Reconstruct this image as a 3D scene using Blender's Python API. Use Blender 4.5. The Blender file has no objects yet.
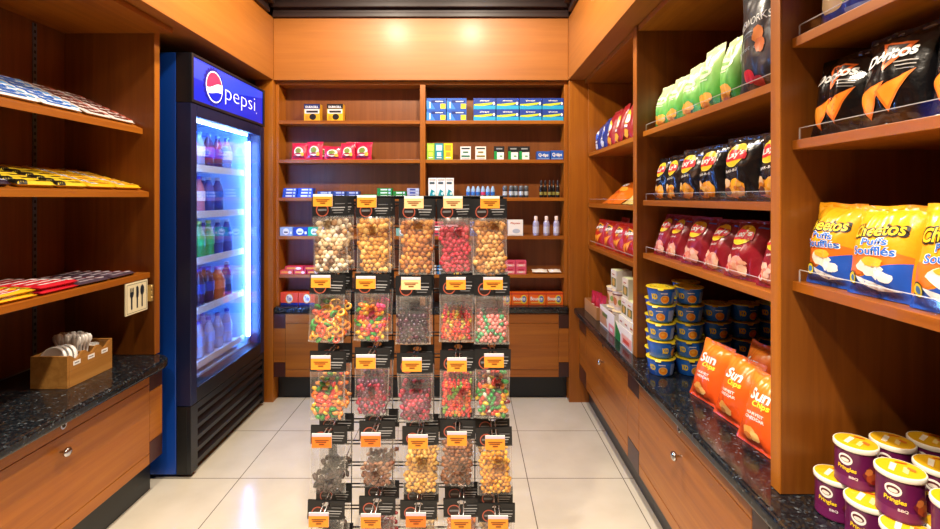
import bpy, bmesh, math, random
from mathutils import Vector, Matrix, noise
random.seed(7)
PI = math.pi
SC = bpy.context.scene
COL = SC.collection

# ------------------------------------------------------------------ colours and materials
def lin(c):
    c = c.lstrip('#')
    v = [int(c[i:i+2], 16)/255 for i in (0, 2, 4)]
    return tuple((x/12.92 if x <= .04045 else ((x+.055)/1.055)**2.4) for x in v)
_M = {}
def mat(hexc, rough=.5, metal=0., emit=0., coat=0., bump=0., bscale=60., ior=1.45, spec=None, k=1.):
    key = (hexc, rough, metal, emit, coat, bump, bscale, k)
    if key in _M: return _M[key]
    m = bpy.data.materials.new('paint_' + hexc.lstrip('#'))
    m.use_nodes = True
    nt = m.node_tree; b = nt.nodes['Principled BSDF']
    c = tuple(min(.9, v*k) for v in lin(hexc))
    b.inputs['Base Color'].default_value = (*c, 1)
    b.inputs['Roughness'].default_value = rough
    b.inputs['Metallic'].default_value = metal
    if spec is not None: b.inputs['Specular IOR Level'].default_value = spec
    if coat: b.inputs['Coat Weight'].default_value = coat; b.inputs['Coat Roughness'].default_value = .12
    if emit:
        b.inputs['Emission Color'].default_value = (*c, 1)
        b.inputs['Emission Strength'].default_value = emit
    if bump:
        n = nt.nodes.new('ShaderNodeTexNoise'); n.inputs['Scale'].default_value = bscale
        n.inputs['Detail'].default_value = 3
        tc = nt.nodes.new('ShaderNodeTexCoord')
        nt.links.new(tc.outputs['Object'], n.inputs['Vector'])
        bp = nt.nodes.new('ShaderNodeBump'); bp.inputs['Strength'].default_value = bump; bp.inputs['Distance'].default_value = .004
        nt.links.new(n.outputs['Fac'], bp.inputs['Height']); nt.links.new(bp.outputs['Normal'], b.inputs['Normal'])
    _M[key] = m
    return m
def foil(hexc, rough=.3): return mat(hexc, rough, coat=.45, bump=.55, bscale=30.)
def ink(hexc): return mat(hexc, .38)
def card(hexc): return mat(hexc, .45)

def grad_mat(name, stops, rough=.3):
    """Printed vertical colour bands on a bag (the print runs over the bag's own height)."""
    m = bpy.data.materials.new(name); m.use_nodes = True
    nt = m.node_tree; b = nt.nodes['Principled BSDF']
    tc = nt.nodes.new('ShaderNodeTexCoord'); sx = nt.nodes.new('ShaderNodeSeparateXYZ')
    nt.links.new(tc.outputs['Generated'], sx.inputs[0])
    r = nt.nodes.new('ShaderNodeValToRGB')
    while len(r.color_ramp.elements) < len(stops): r.color_ramp.elements.new(.5)
    for e, (p, h) in zip(r.color_ramp.elements, stops):
        e.position = p; e.color = (*lin(h), 1)
    nt.links.new(sx.outputs['Z'], r.inputs[0]); nt.links.new(r.outputs[0], b.inputs['Base Color'])
    b.inputs['Roughness'].default_value = rough; b.inputs['Coat Weight'].default_value = .35
    n = nt.nodes.new('ShaderNodeTexNoise'); n.inputs['Scale'].default_value = 38.; n.inputs['Detail'].default_value = 3
    nt.links.new(tc.outputs['Object'], n.inputs['Vector'])
    bp = nt.nodes.new('ShaderNodeBump'); bp.inputs['Strength'].default_value = .35; bp.inputs['Distance'].default_value = .004
    nt.links.new(n.outputs['Fac'], bp.inputs['Height']); nt.links.new(bp.outputs['Normal'], b.inputs['Normal'])
    return m

def wood(name, axis, dark='#7c400a', mid='#9a560f', light='#ae6a18', rough=.40):
    m = bpy.data.materials.new(name); m.use_nodes = True
    nt = m.node_tree; b = nt.nodes['Principled BSDF']; L = nt.links.new
    g = nt.nodes.new('ShaderNodeNewGeometry'); mp = nt.nodes.new('ShaderNodeMapping')
    s = [38., 38., 38.]; s[axis] = 1.6
    mp.inputs['Scale'].default_value = s
    L(g.outputs['Position'], mp.inputs['Vector'])
    n = nt.nodes.new('ShaderNodeTexNoise'); n.inputs['Scale'].default_value = 1.; n.inputs['Detail'].default_value = 5; n.inputs['Roughness'].default_value = .6
    n.inputs['Distortion'].default_value = .6
    L(mp.outputs[0], n.inputs['Vector'])
    mp2 = nt.nodes.new('ShaderNodeMapping'); s2 = [7., 7., 7.]; s2[axis] = .5
    mp2.inputs['Scale'].default_value = s2; L(g.outputs['Position'], mp2.inputs['Vector'])
    n2 = nt.nodes.new('ShaderNodeTexNoise'); n2.inputs['Scale'].default_value = 1.; n2.inputs['Detail'].default_value = 2
    L(mp2.outputs[0], n2.inputs['Vector'])
    mx = nt.nodes.new('ShaderNodeMath'); mx.operation = 'MULTIPLY_ADD'; mx.inputs[1].default_value = .55
    ad = nt.nodes.new('ShaderNodeMath'); ad.operation = 'MULTIPLY'; ad.inputs[1].default_value = .45
    L(n2.outputs['Fac'], ad.inputs[0]); L(n.outputs['Fac'], mx.inputs[0]); L(ad.outputs[0], mx.inputs[2])
    r = nt.nodes.new('ShaderNodeValToRGB')
    r.color_ramp.elements.new(.5)
    for e, (p, h) in zip(r.color_ramp.elements, ((.3, dark), (.5, mid), (.7, light))):
        e.position = p; e.color = (*lin(h), 1)
    L(mx.outputs[0], r.inputs[0]); L(r.outputs[0], b.inputs['Base Color'])
    b.inputs['Roughness'].default_value = rough
    b.inputs['Coat Weight'].default_value = .12; b.inputs['Coat Roughness'].default_value = .25
    return m
WV = wood('cherry_vertical_grain', 2)
WBK = wood('reddish_shaded_back_panel', 2, '#663711', '#7c4519', '#8c5222', .42)  # redder, darker cherry: the shade inside the bays is put into the colour
WPN = wood('cherry_shaded_panel', 2, '#5c2e08', '#763f0c', '#884e14', .42)  # cherry darkened for the dim bay interiors; front edges keep the lighter tone
WSF = wood('cherry_soffit_across', 0, '#92561a', '#9f601f', '#aa6a27', .5)
WSY = wood('cherry_soffit_along', 1, '#92561a', '#9f601f', '#aa6a27', .5)
WX = wood('cherry_grain_across', 0)
WY = wood('cherry_grain_along', 1)
WBOX = wood('pale_bamboo', 1, '#8a5a26', '#a87435', '#be8b48', .45)
DARKW = wood('mahogany_block', 2, '#2a1010', '#3a1815', '#4a211a', .35)
CROWN = wood('mahogany_crown', 0, '#1c0e0c', '#28140f', '#331a14', .5)

def granite():
    m = bpy.data.materials.new('dark_speckled_granite'); m.use_nodes = True
    nt = m.node_tree; b = nt.nodes['Principled BSDF']; L = nt.links.new
    g = nt.nodes.new('ShaderNodeNewGeometry')
    nz = nt.nodes.new('ShaderNodeTexNoise'); nz.inputs['Scale'].default_value = 30; nz.inputs['Detail'].default_value = 3
    L(g.outputs['Position'], nz.inputs['Vector'])
    ms = nt.nodes.new('ShaderNodeVectorMath'); ms.operation = 'MULTIPLY_ADD'
    ms.inputs[1].default_value = (.03,)*3
    L(nz.outputs['Color'], ms.inputs[0]); L(g.outputs['Position'], ms.inputs[2])
    v = nt.nodes.new('ShaderNodeTexVoronoi'); v.inputs['Scale'].default_value = 165
    L(ms.outputs[0], v.inputs['Vector'])
    sp = nt.nodes.new('ShaderNodeSeparateColor'); L(v.outputs['Color'], sp.inputs[0])
    r = nt.nodes.new('ShaderNodeValToRGB'); r.color_ramp.interpolation = 'CONSTANT'
    st = ((0, '#0d1116'), (.36, '#14181d'), (.60, '#1d2227'), (.78, '#2a231c'), (.90, '#30363b'), (.975, '#4e5459'))
    while len(r.color_ramp.elements) < len(st): r.color_ramp.elements.new(.5)
    for e, (p, h) in zip(r.color_ramp.elements, st): e.position = p; e.color = (*lin(h), 1)
    L(sp.outputs[0], r.inputs[0]); L(r.outputs[0], b.inputs['Base Color'])
    b.inputs['Roughness'].default_value = .14
    return m
GRANITE = granite()

def tilefloor():
    m = bpy.data.materials.new('cream_floor_tile'); m.use_nodes = True
    nt = m.node_tree; b = nt.nodes['Principled BSDF']; L = nt.links.new
    g = nt.nodes.new('ShaderNodeNewGeometry'); s = nt.nodes.new('ShaderNodeSeparateXYZ'); L(g.outputs['Position'], s.inputs[0])
    def seam(out, off):
        a = nt.nodes.new('ShaderNodeMath'); a.operation = 'SUBTRACT'; a.inputs[1].default_value = off - .4445*20
        L(out, a.inputs[0])
        d = nt.nodes.new('ShaderNodeMath'); d.operation = 'DIVIDE'; d.inputs[1].default_value = .4445; L(a.outputs[0], d.inputs[0])
        f = nt.nodes.new('ShaderNodeMath'); f.operation = 'FRACT'; L(d.outputs[0], f.inputs[0])
        c = nt.nodes.new('ShaderNodeMath'); c.operation = 'LESS_THAN'; c.inputs[1].default_value = .0095; L(f.outputs[0], c.inputs[0])
        return c.outputs[0]
    mx = nt.nodes.new('ShaderNodeMath'); mx.operation = 'MAXIMUM'
    L(seam(s.outputs[0], .268), mx.inputs[0]); L(seam(s.outputs[1], 2.178), mx.inputs[1])
    n = nt.nodes.new('ShaderNodeTexNoise'); n.inputs['Scale'].default_value = 5; n.inputs['Detail'].default_value = 5
    L(g.outputs['Position'], n.inputs['Vector'])
    r = nt.nodes.new('ShaderNodeValToRGB')
    r.color_ramp.elements[0].position = .3; r.color_ramp.elements[0].color = (*lin('#c0b8a8'), 1)
    r.color_ramp.elements[1].position = .7; r.color_ramp.elements[1].color = (*lin('#ccc5b6'), 1)
    L(n.outputs['Fac'], r.inputs[0])
    k = nt.nodes.new('ShaderNodeMix'); k.data_type = 'RGBA'
    L(mx.outputs[0], k.inputs[0]); L(r.outputs[0], k.inputs[6]); k.inputs[7].default_value = (*lin('#6f665c'), 1)
    L(k.outputs[2], b.inputs['Base Color'])
    b.inputs['Roughness'].default_value = .16
    return m

def clear(name, tint='#ffffff', gloss=.12, rough=.08, body=0., fr=1.35, k=.8):
    """Thin clear plastic or glass: mostly see-through with a glossy sheen."""
    m = bpy.data.materials.new(name); m.use_nodes = True
    nt = m.node_tree; L = nt.links.new
    for n in list(nt.nodes):
        if n.type != 'OUTPUT_MATERIAL': nt.nodes.remove(n)
    out = nt.nodes['Material Output']
    t = nt.nodes.new('ShaderNodeBsdfTransparent'); t.inputs[0].default_value = (*lin(tint), 1)
    g = nt.nodes.new('ShaderNodeBsdfGlossy'); g.inputs['Roughness'].default_value = rough
    d = nt.nodes.new('ShaderNodeBsdfDiffuse'); d.inputs[0].default_value = (*lin(tint), 1)
    m1 = nt.nodes.new('ShaderNodeMixShader'); m1.inputs[0].default_value = body
    L(t.outputs[0], m1.inputs[1]); L(d.outputs[0], m1.inputs[2])
    f = nt.nodes.new('ShaderNodeFresnel'); f.inputs[0].default_value = fr
    a = nt.nodes.new('ShaderNodeMath'); a.operation = 'MULTIPLY_ADD'; a.inputs[1].default_value = k; a.inputs[2].default_value = gloss
    L(f.outputs[0], a.inputs[0])
    m2 = nt.nodes.new('ShaderNodeMixShader'); L(a.outputs[0], m2.inputs[0]); L(m1.outputs[0], m2.inputs[1]); L(g.outputs[0], m2.inputs[2])
    L(m2.outputs[0], out.inputs[0])
    return m
GLASS = clear('door_glass', '#ffffff', .0, .02, 0., 1.35, .5)
ACRYL = clear('clear_acrylic', '#ffffff', .055, .05, .0, 1.3, .0)
POUCH = clear('clear_pouch_film', '#ffffff', .08, .16, .045, 1.3, .0)
SEALF = clear('heat_sealed_edge', '#ffffff', .08, .15, .13, 1.3, .0)
EDGEC = clear('acrylic_edge_highlight', '#ffffff', .10, .12, .30, 1.3, .0)  # milky white painted in as the bright highlight along the lip edges
BOTTLE = clear('clear_bottle_plastic', '#dbe9ff', .06, .12, .10)
WHITE = card('#f2f0ea'); BLACK = card('#0d0d10'); STEEL = mat('#b9bbc0', .22, 1.); WIRE = mat('#17171b', .3, .4)
CHROME = mat('#c9c9cc', .2, 1.)

# ------------------------------------------------------------------ mesh builder
class MB:
    def __init__(s): s.v = []; s.f = []; s.m = []; s.sm = []; s.mats = []
    def mi(s, m):
        if m not in s.mats: s.mats.append(m)
        return s.mats.index(m)
    def add(s, vs, fs, m, smooth=False):
        b = len(s.v); i = s.mi(m)
        s.v.extend(tuple(v) for v in vs)
        for f in fs: s.f.append(tuple(b+k for k in f)); s.m.append(i); s.sm.append(smooth)
        return s
    def box(s, x0, y0, z0, x1, y1, z1, m):
        vs = [(x, y, z) for z in (z0, z1) for y in (y0, y1) for x in (x0, x1)]
        return s.add(vs, [(0, 2, 3, 1), (4, 5, 7, 6), (0, 1, 5, 4), (2, 6, 7, 3), (0, 4, 6, 2), (1, 3, 7, 5)], m)
    def lathe(s, prof, m, n=20, c=(0, 0, 0), cap0=True, cap1=True, smooth=True):
        vs = []
        for (r, z) in prof:
            for k in range(n):
                a = 2*PI*k/n; vs.append((c[0]+r*math.cos(a), c[1]+r*math.sin(a), c[2]+z))
        fs = []
        for j in range(len(prof)-1):
            for k in range(n):
                k2 = (k+1) % n; fs.append((j*n+k, j*n+k2, (j+1)*n+k2, (j+1)*n+k))
        s.add(vs, fs, m, smooth)
        if cap0: s.add(vs[:n], [tuple(range(n-1, -1, -1))], m)
        if cap1: s.add(vs[-n:], [tuple(range(n))], m)
        return s
    def tube(s, pts, r, m, n=6):
        pts = [Vector(p) for p in pts]; vs = []; fs = []
        for i, p in enumerate(pts):
            d = (pts[min(i+1, len(pts)-1)] - pts[max(i-1, 0)]).normalized()
            a = d.orthogonal().normalized() if i == 0 else (a - d*a.dot(d)).normalized()
            b = d.cross(a)
            for k in range(n):
                t = 2*PI*k/n; vs.append(p + (a*math.cos(t)+b*math.sin(t))*r)
        for i in range(len(pts)-1):
            for k in range(n):
                k2 = (k+1) % n; fs.append((i*n+k, i*n+k2, (i+1)*n+k2, (i+1)*n+k))
        fs.append(tuple(range(n-1, -1, -1))); fs.append(tuple((len(pts)-1)*n+k for k in range(n)))
        return s.add(vs, fs, m, True)
    def build(s, name, parent=None, bevel=0):
        me = bpy.data.meshes.new(name)
        me.from_pydata(s.v, [], s.f)
        for m in s.mats: me.materials.append(m)
        me.polygons.foreach_set('material_index', s.m)
        me.polygons.foreach_set('use_smooth', s.sm)
        me.update()
        o = bpy.data.objects.new(name, me); COL.objects.link(o)
        if parent: o.parent = parent
        if bevel:
            bm = o.modifiers.new('soft_edge', 'BEVEL'); bm.width = bevel; bm.segments = 2; bm.limit_method = 'ANGLE'
        return o

def tag(o, label, cat, group=None):
    o['label'] = label; o['category'] = cat
    if group: o['group'] = group
    return o
def thing(name, label, cat, loc=(0, 0, 0), rz=0., rx=0., group=None):
    o = bpy.data.objects.new(name, None); COL.objects.link(o)
    o.empty_display_size = .02
    o.location = loc; o.rotation_euler = (rx, 0, rz)
    return tag(o, label, cat, group)
def struct(name, mb, bevel=0):
    o = mb.build(name, None, bevel); o['kind'] = 'structure'; return o
def dup(root, loc, rz=None, label=None, group=None, rx=None, scale=None):
    r = root.copy(); COL.objects.link(r); r.location = loc
    e = list(r.rotation_euler)
    if rz is not None: e[2] = rz
    if rx is not None: e[0] = rx
    r.rotation_euler = e
    if scale: r.scale = scale
    if label: r['label'] = label
    if group: r['group'] = group
    for ch in list(root.children):
        c = ch.copy(); COL.objects.link(c); c.parent = r
        for g in list(ch.children):
            d = g.copy(); COL.objects.link(d); d.parent = c
    return r
ORD = ['first', 'second', 'third', 'fourth', 'fifth', 'sixth', 'seventh', 'eighth', 'ninth', 'tenth']

# ------------------------------------------------------------------ flat print shapes laid on a surface
_T = {}
def text2d(s, bold=0.):
    k = (s, bold)
    if k not in _T:
        cu = bpy.data.curves.new('lettering', 'FONT'); cu.body = s; cu.size = 1.; cu.offset = bold; cu.resolution_u = 3
        o = bpy.data.objects.new('lettering', cu)
        me = bpy.data.meshes.new_from_object(o)
        vs = [(v.co.x, v.co.y) for v in me.vertices]; fs = [tuple(p.vertices) for p in me.polygons]
        bpy.data.objects.remove(o); bpy.data.meshes.remove(me); bpy.data.curves.remove(cu)
        x0 = min(v[0] for v in vs); x1 = max(v[0] for v in vs); y0 = min(v[1] for v in vs); y1 = max(v[1] for v in vs)
        _T[k] = ([(x-(x0+x1)/2, y-(y0+y1)/2) for x, y in vs], fs, x1-x0, y1-y0)
    return _T[k]
def ell2d(cx, cz, rx, rz, rot=0., n=22, rings=2):
    vs = [(cx, cz)]; fs = []; c, s = math.cos(rot), math.sin(rot)
    for j in range(1, rings+1):
        for k in range(n):
            a = 2*PI*k/n; x = rx*j/rings*math.cos(a); z = rz*j/rings*math.sin(a)
            vs.append((cx+x*c-z*s, cz+x*s+z*c))
    for k in range(n):
        k2 = (k+1) % n; fs.append((0, 1+k, 1+k2))
        for j in range(rings-1):
            a = 1+j*n; fs.append((a+k, a+n+k, a+n+k2, a+k2))
    return vs, fs
def ring2d(cx, cz, rx, rz, th, n=24):
    vs = []; fs = []
    for k in range(n):
        a = 2*PI*k/n
        vs.append((cx+rx*math.cos(a), cz+rz*math.sin(a))); vs.append((cx+(rx-th)*math.cos(a), cz+(rz-th)*math.sin(a)))
    for k in range(n):
        a = 2*k; b = 2*((k+1) % n); fs.append((a, b, b+1, a+1))
    return vs, fs
def shape2d(op, W, H):
    """op in units of half width (x) and height (z) -> flat verts in metres, faces, material."""
    k = op[0]; w = W/2
    if k == 'rect':
        _, x0, z0, x1, z1, m = op
        return [(x0*w, z0*H), (x1*w, z0*H), (x1*w, z1*H), (x0*w, z1*H)], [(0, 1, 2, 3)], m
    if k == 'ell':
        _, cx, cz, rx, rz, m = op[:6]; v, f = ell2d(cx*w, cz*H, rx*w, rz*H, op[6] if len(op) > 6 else 0.); return v, f, m
    if k == 'ring':
        _, cx, cz, rx, rz, th, m = op; v, f = ring2d(cx*w, cz*H, rx*w, rz*H, th*w); return v, f, m
    if k == 'poly':
        return [(x*w, z*H) for x, z in op[1]], [tuple(range(len(op[1])))], op[2]
    if k == 'txt':     # text, cx, cz, width, height (or None), mat, bold, rot, slant
        _, s, cx, cz, tw, th, m = op[:7]
        bold = op[7] if len(op) > 7 else 0.; rot = op[8] if len(op) > 8 else 0.; sl = op[9] if len(op) > 9 else 0.
        v, f, ww, hh = text2d(s, bold)
        sx = tw*w/ww; sz = (th*H/hh) if th else sx; c, n = math.cos(rot), math.sin(rot); out = []
        for x, y in v:
            X = x*sx+y*sz*sl; Z = y*sz; out.append((cx*w+X*c-Z*n, cz*H+X*n+Z*c))
        return out, f, m
    if k == 'chip':    # ragged crisp outline
        _, cx, cz, rx, rz, m, sd = op; rnd = random.Random(sd); n = 14; pts = []
        for i in range(n):
            a = 2*PI*i/n; q = .82+.3*rnd.random(); pts.append(((cx+rx*q*math.cos(a))*w, (cz+rz*q*math.sin(a))*H))
        return [(cx*w, cz*H)]+pts, [(0, 1+i, 1+(i+1) % n) for i in range(n)], m
def stamp(mb, ops, W, H, fn, maxlen=.0, base=.0006, step=.00035):
    """Lay print shapes on the surface fn(x, z, off) -> point."""
    for i, op in enumerate(ops):
        vs, fs, m = shape2d(op, W, H)
        if maxlen:
            bm = bmesh.new(); bv = [bm.verts.new((x, 0, z)) for x, z in vs]
            for f in fs:
                try: bm.faces.new([bv[k] for k in f])
                except ValueError: pass
            bmesh.ops.triangulate(bm, faces=bm.faces[:])
            for _ in range(4):
                es = [e for e in bm.edges if e.calc_length() > maxlen]
                if not es: break
                bmesh.ops.subdivide_edges(bm, edges=es, cuts=1)
                bmesh.ops.triangulate(bm, faces=[f for f in bm.faces if len(f.verts) > 3])
            bm.verts.index_update()
            vs = [(v.co.x, v.co.z) for v in bm.verts]; fs = [tuple(v.index for v in f.verts) for f in bm.faces]; bm.free()
        off = base + step*i
        P = [fn(x, z, off) for x, z in vs]
        F = []
        for f in fs:   # keep the print facing outwards (towards -y)
            a, b, c = (vs[k] for k in f[:3])
            F.append(f if (b[0]-a[0])*(c[1]-a[1])-(b[1]-a[1])*(c[0]-a[0]) > 0 else f[::-1])
        mb.add(P, F, m, bool(maxlen))

# ------------------------------------------------------------------ pillow bag
def bag_surf(W, H, T, seed, crumple=1., top=.93, bot=.05):
    crumple *= 1.4
    o = Vector((seed*3.17, seed*1.31, seed*.77))
    def prof(v):
        t = (v-bot)/(top-bot)
        if t <= 0 or t >= 1: return 0.
        return math.sin(PI*t)**.5
    def S(u, v, side):
        f = prof(v); a = abs(min(1, max(-1, u)))
        g = (1-a**2.2)**.85 if a < 1 else 0.
        n1 = noise.noise(Vector((u*1.6, v*2.6, side))+o)
        fold = noise.noise(Vector((u*7., v*1.2, side*3))+o)
        n3 = noise.noise(Vector((u*4.5, v*7, side*5))+o)
        y = T*f*g*(1+.22*n1*crumple) + T*.22*crumple*fold*g*(1-f)*(1 if bot < v < top else .25) + T*.07*crumple*n3*g
        hw = W/2*(1-.055*f + .02*noise.noise(Vector((v*4, side, 0))+o)*crumple)
        zz = v*H + .012*H*noise.noise(Vector((u*2, 7.3, v))+o)*crumple*(1 if v > .5 else .2)
        return hw*u, (-y if side < 0 else y*.7), zz
    def fn(x, z, off):
        X, Y, Z = S(x/(W/2), z/H, -1)
        return X, Y-off, Z
    return S, fn
def bag_body(mb, S, m, nu=30, nv=38, seal=None, vtop=.93):
    for side in (-1, 1):
        vs = []; fs = []; fs2 = []
        for j in range(nv+1):
            for i in range(nu+1): vs.append(S(-1+2*i/nu, j/nv, side))
        for j in range(nv):
            for i in range(nu):
                a = j*(nu+1)+i; q = (a, a+1, a+nu+2, a+nu+1)
                if side > 0: q = q[::-1]
                (fs2 if seal and (j+.5)/nv > vtop else fs).append(q)
        b = len(mb.v); mb.add(vs, fs, m, True)
        if fs2:
            i = mb.mi(seal)
            for f in fs2: mb.f.append(tuple(b+k for k in f)); mb.m.append(i); mb.sm.append(True)
def chip_bag(label, group, loc, rz, lean, W, H, T, m, body_ops, parts, seed, name='chip_bag', cat='bag of chips', seal=None, crumple=1., tilt=0.):
    r = thing(name, label, cat, loc, rz, -lean, group)
    r.rotation_euler[1] = tilt
    S, fn = bag_surf(W, H, T, seed, crumple)
    mb = MB(); bag_body(mb, S, m, seal=seal)
    stamp(mb, body_ops, W, H, fn, .010, base=.0010)
    mb.build('pouch', r)
    for pn, ops in parts:
        p = MB(); stamp(p, ops, W, H, fn, .009, base=.0019)
        p.build(pn, r)
    return r
EXPO = .15; LEDP = 92.0; SIGNP = .8; SPOTA = 172; SPOTB = .4; WORLD = .04
LIGHTS = ((-.62, 1.96, 128, 174, .3), (.02, 1.96, 128, 174, .3), (-.62, .12, 310, 104, .6), (.02, .12, 310, 104, .6))  # back pair lights the aisle; front pair is added to brighten the snack rack
# ================================================================== room shell
BV = .0012
PLASTER = mat('#8d7a66', .8)
struct('floor', MB().box(-2.1, -1.6, -.05, 1.6, 3.4, 0, tilefloor()))
struct('ceiling', MB().box(-2.1, -1.6, 2.75, 1.6, 3.4, 2.80, mat('#d8cdbb', .8)))
struct('wall_left', MB().box(-2.1, -1.6, 0, -2.04, 3.4, 2.75, PLASTER))
struct('wall_right', MB().box(1.34, -1.6, 0, 1.40, 3.4, 2.75, PLASTER))
struct('wall_back', MB().box(-2.04, 3.30, 0, 1.34, 3.4, 2.75, PLASTER))
# soffits: horizontal grain, bottom at 2.052
struct('trim_1', MB().box(-1.246, 2.996, 2.052, .632, 3.28, 2.447, WSF), .002)
struct('trim_2', MB().box(-2.03, -1.2, 2.052, -1.247, 3.28, 2.447, WSY), .002)
struct('trim_3', MB().box(.633, -1.2, 2.052, 1.33, 3.28, 2.447, WSY), .002)
# crown moulding above the soffits, stepped and dark
def crown(name, fn):
    mb = MB()
    for d, z0, z1 in ((.02, 2.448, 2.475), (.012, 2.475, 2.50), (.05, 2.50, 2.53), (.035, 2.53, 2.60), (.09, 2.60, 2.64), (.075, 2.64, 2.748)):
        fn(mb, d, z0, z1)
    struct(name, mb, .003)
crown('trim_4', lambda mb, d, a, b: mb.box(-1.246, 2.996-d, a, .632, 3.28, b, CROWN))
crown('trim_5', lambda mb, d, a, b: mb.box(-2.03, -1.2, a, -1.247+d, 2.90, b, CROWN))
crown('trim_6', lambda mb, d, a, b: mb.box(.633-d, -1.2, a, 1.33, 2.90, b, CROWN))
# corner posts down to the floor
struct('trim_7', MB().box(-1.36, 2.990, 0, -1.2465, 3.28, 2.051, WV), BV)
struct('trim_8', MB().box(.637, 2.990, 0, .80, 3.28, 2.051, WV), BV)

# ceiling downlights (metal trim ring) with their lamps; front pair added to brighten the rack
def downlight(i, x, y, power, ang=None, bl=None):
    mb = MB(); mb.lathe([(.075, 2.745), (.075, 2.749), (.055, 2.749), (.052, 2.744)], mat('#d9d4c8', .4), 24, (x, y, 0), False, False)
    o = mb.build('trim_%d' % (20+i)); o['kind'] = 'structure'
    l = bpy.data.lights.new('downlight_lamp', 'SPOT'); l.energy = power; l.color = LAMP; l.spot_size = math.radians(ang or SPOTA); l.spot_blend = bl or SPOTB; l.shadow_soft_size = .05
    ob = bpy.data.objects.new('downlight_lamp', l); ob.location = (x, y, 2.735); COL.objects.link(ob)
LAMP = (1., .86, .68)
for i, (x, y, p, a, b) in enumerate(LIGHTS):
    downlight(i, x, y, p, a, b)
w = bpy.data.worlds.new('lobby_light'); SC.world = w; w.use_nodes = True
w.node_tree.nodes['Background'].inputs[0].default_value = (1., .93, .85, 1); w.node_tree.nodes['Background'].inputs[1].default_value = WORLD

# camera
cd = bpy.data.cameras.new('camera'); cam = bpy.data.objects.new('camera', cd); COL.objects.link(cam)
cam.location = (0, 0, 1.3); cam.rotation_euler = (PI/2, 0, 0)
cd.sensor_width = 36; cd.lens = 18.; cd.shift_x = 1/940; cd.shift_y = -66.5/940; cd.clip_start = .02
SC.camera = cam
vs_ = SC.view_settings; vs_.view_transform = 'Standard'; vs_.look = 'None'; vs_.gamma = 1; vs_.use_curve_mapping = False; vs_.exposure = EXPO
SC.cycles.max_bounces = 8; SC.cycles.transparent_max_bounces = 24; SC.cycles.caustics_reflective = False; SC.cycles.caustics_refractive = False
SC.cycles.sample_clamp_indirect = 12.

# ================================================================== worktops and base cabinets
CT = .605
def worktop(label, x0, y0, x1, y1, corner=0.):
    mb = MB()
    if corner:
        pl = [(x0, y0), (x1, y0)] + [(x1-corner+corner*math.cos(a), y1-corner+corner*math.sin(a)) for a in [PI/2*i/8 for i in range(9)]] + [(x0, y1)]
        n = len(pl); mb.add([(x, y, z) for z in (CT-.04, CT) for x, y in pl], [tuple(range(n-1, -1, -1)), tuple(range(n, 2*n))]+[(i, (i+1) % n, n+(i+1) % n, n+i) for i in range(n)], GRANITE)
    else: mb.box(x0, y0, CT-.04, x1, y1, CT, GRANITE)
    o = mb.build('granite_worktop', None); b = o.modifiers.new('bullnose', 'BEVEL'); b.width = .012; b.segments = 4
    tag(o, label, 'worktop')
worktop('dark speckled granite worktop under the candy bar shelves, wooden cutlery box on it', -1.79, .55, -1.305, 2.104, .095)
worktop('narrow dark granite worktop at the back behind the snack rack, boxes lined along it', -1.245, 2.985, .636, 3.28)
worktop('long dark granite worktop holding noodle cups, orange chip bags and purple cans', .664, .30, 1.33, 2.984)

def knob(mb_parent, face, y, z, sgn):
    k = MB(); prof = [(.004, 0), (.004, .014), (.007, .016), (.014, .020), (.016, .026), (.012, .031), (.004, .033)]
    vs = []; fs = []; n = 14
    for r, d in prof:
        for i in range(n):
            a = 2*PI*i/n; vs.append((face+sgn*d, y+r*math.cos(a), z+r*math.sin(a)))
    for j in range(len(prof)-1):
        for i in range(n): fs.append((j*n+i, j*n+(i+1) % n, (j+1)*n+(i+1) % n, (j+1)*n+i))
    fs.append(tuple((len(prof)-1)*n+i for i in range(n)))
    if sgn > 0: pass
    k.add(vs, fs, CHROME, True); o = k.build('knob', mb_parent); o['label'] = 'round chrome knob'
    return o
def lock(parent, face, y, z, sgn):
    k = MB(); n = 16
    for (r, d0, d1, m) in ((.0115, 0, .004, CHROME), (.006, .004, .0055, mat('#4a3a2c', .4, .8))):
        vs = [(face+sgn*d, y+r*math.cos(2*PI*i/n), z+r*math.sin(2*PI*i/n)) for d in (d0, d1) for i in range(n)]
        k.add(vs, [(i, (i+1) % n, n+(i+1) % n, n+i) for i in range(n)]+[tuple(n+i for i in range(n))], m)
    o = k.build('lock', parent); o['label'] = 'small round metal lock'
def side_cabinet(label, face, back, toe, y0, y1, strips, yk, sgn):
    """A low cabinet facing the aisle: sgn is the way its front looks along x."""
    r = thing('base_cabinet', label, 'cabinet', (0, 0, 0))
    def bx(mb, xf, xb, a, b, c, d, m): mb.box(min(xf, xb), a, b, max(xf, xb), c, d, m)
    inn = face - sgn*.018
    body = MB(); bx(body, inn, back, y0, .158, y1, .564, WV); body.build('carcass', r)
    t = MB(); bx(t, toe, back, y0, .001, y1, .157, mat('#15191f', .35)); t.build('toe_kick', r)
    p0, p1 = y0, y1
    for a, b in strips:
        if abs(a-y0) < .02: p0 = b
        if abs(b-y1) < .02: p1 = a
        s = MB(); bx(s, face, inn, a+.0008, .253, b-.0008, .468, WY); s.build('stile', r, BV)
        for z0, z1 in ((.159, .251), (.470, .563)):
            k = MB(); bx(k, face, inn, a+.0008, z0, b-.0008, z1, DARKW); k.build('corner_block', r, BV)['label'] = 'dark square corner block'
    t = MB(); bx(t, face, inn, p0+.001, .503, p1-.001, .563, WY); t.build('top_rail', r, BV)
    t = MB(); bx(t, face, inn, p0+.001, .159, p1-.001, .203, WY); t.build('bottom_rail', r, BV)
    t = MB(); bx(t, face, inn, p0+.001, .2055, p1-.001, .5005, WY); d = t.build('drawer_front', r, BV)
    if yk: knob(d, face, yk, .449, sgn); lock(r, face, yk+.01, .532, sgn)
    return r
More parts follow.
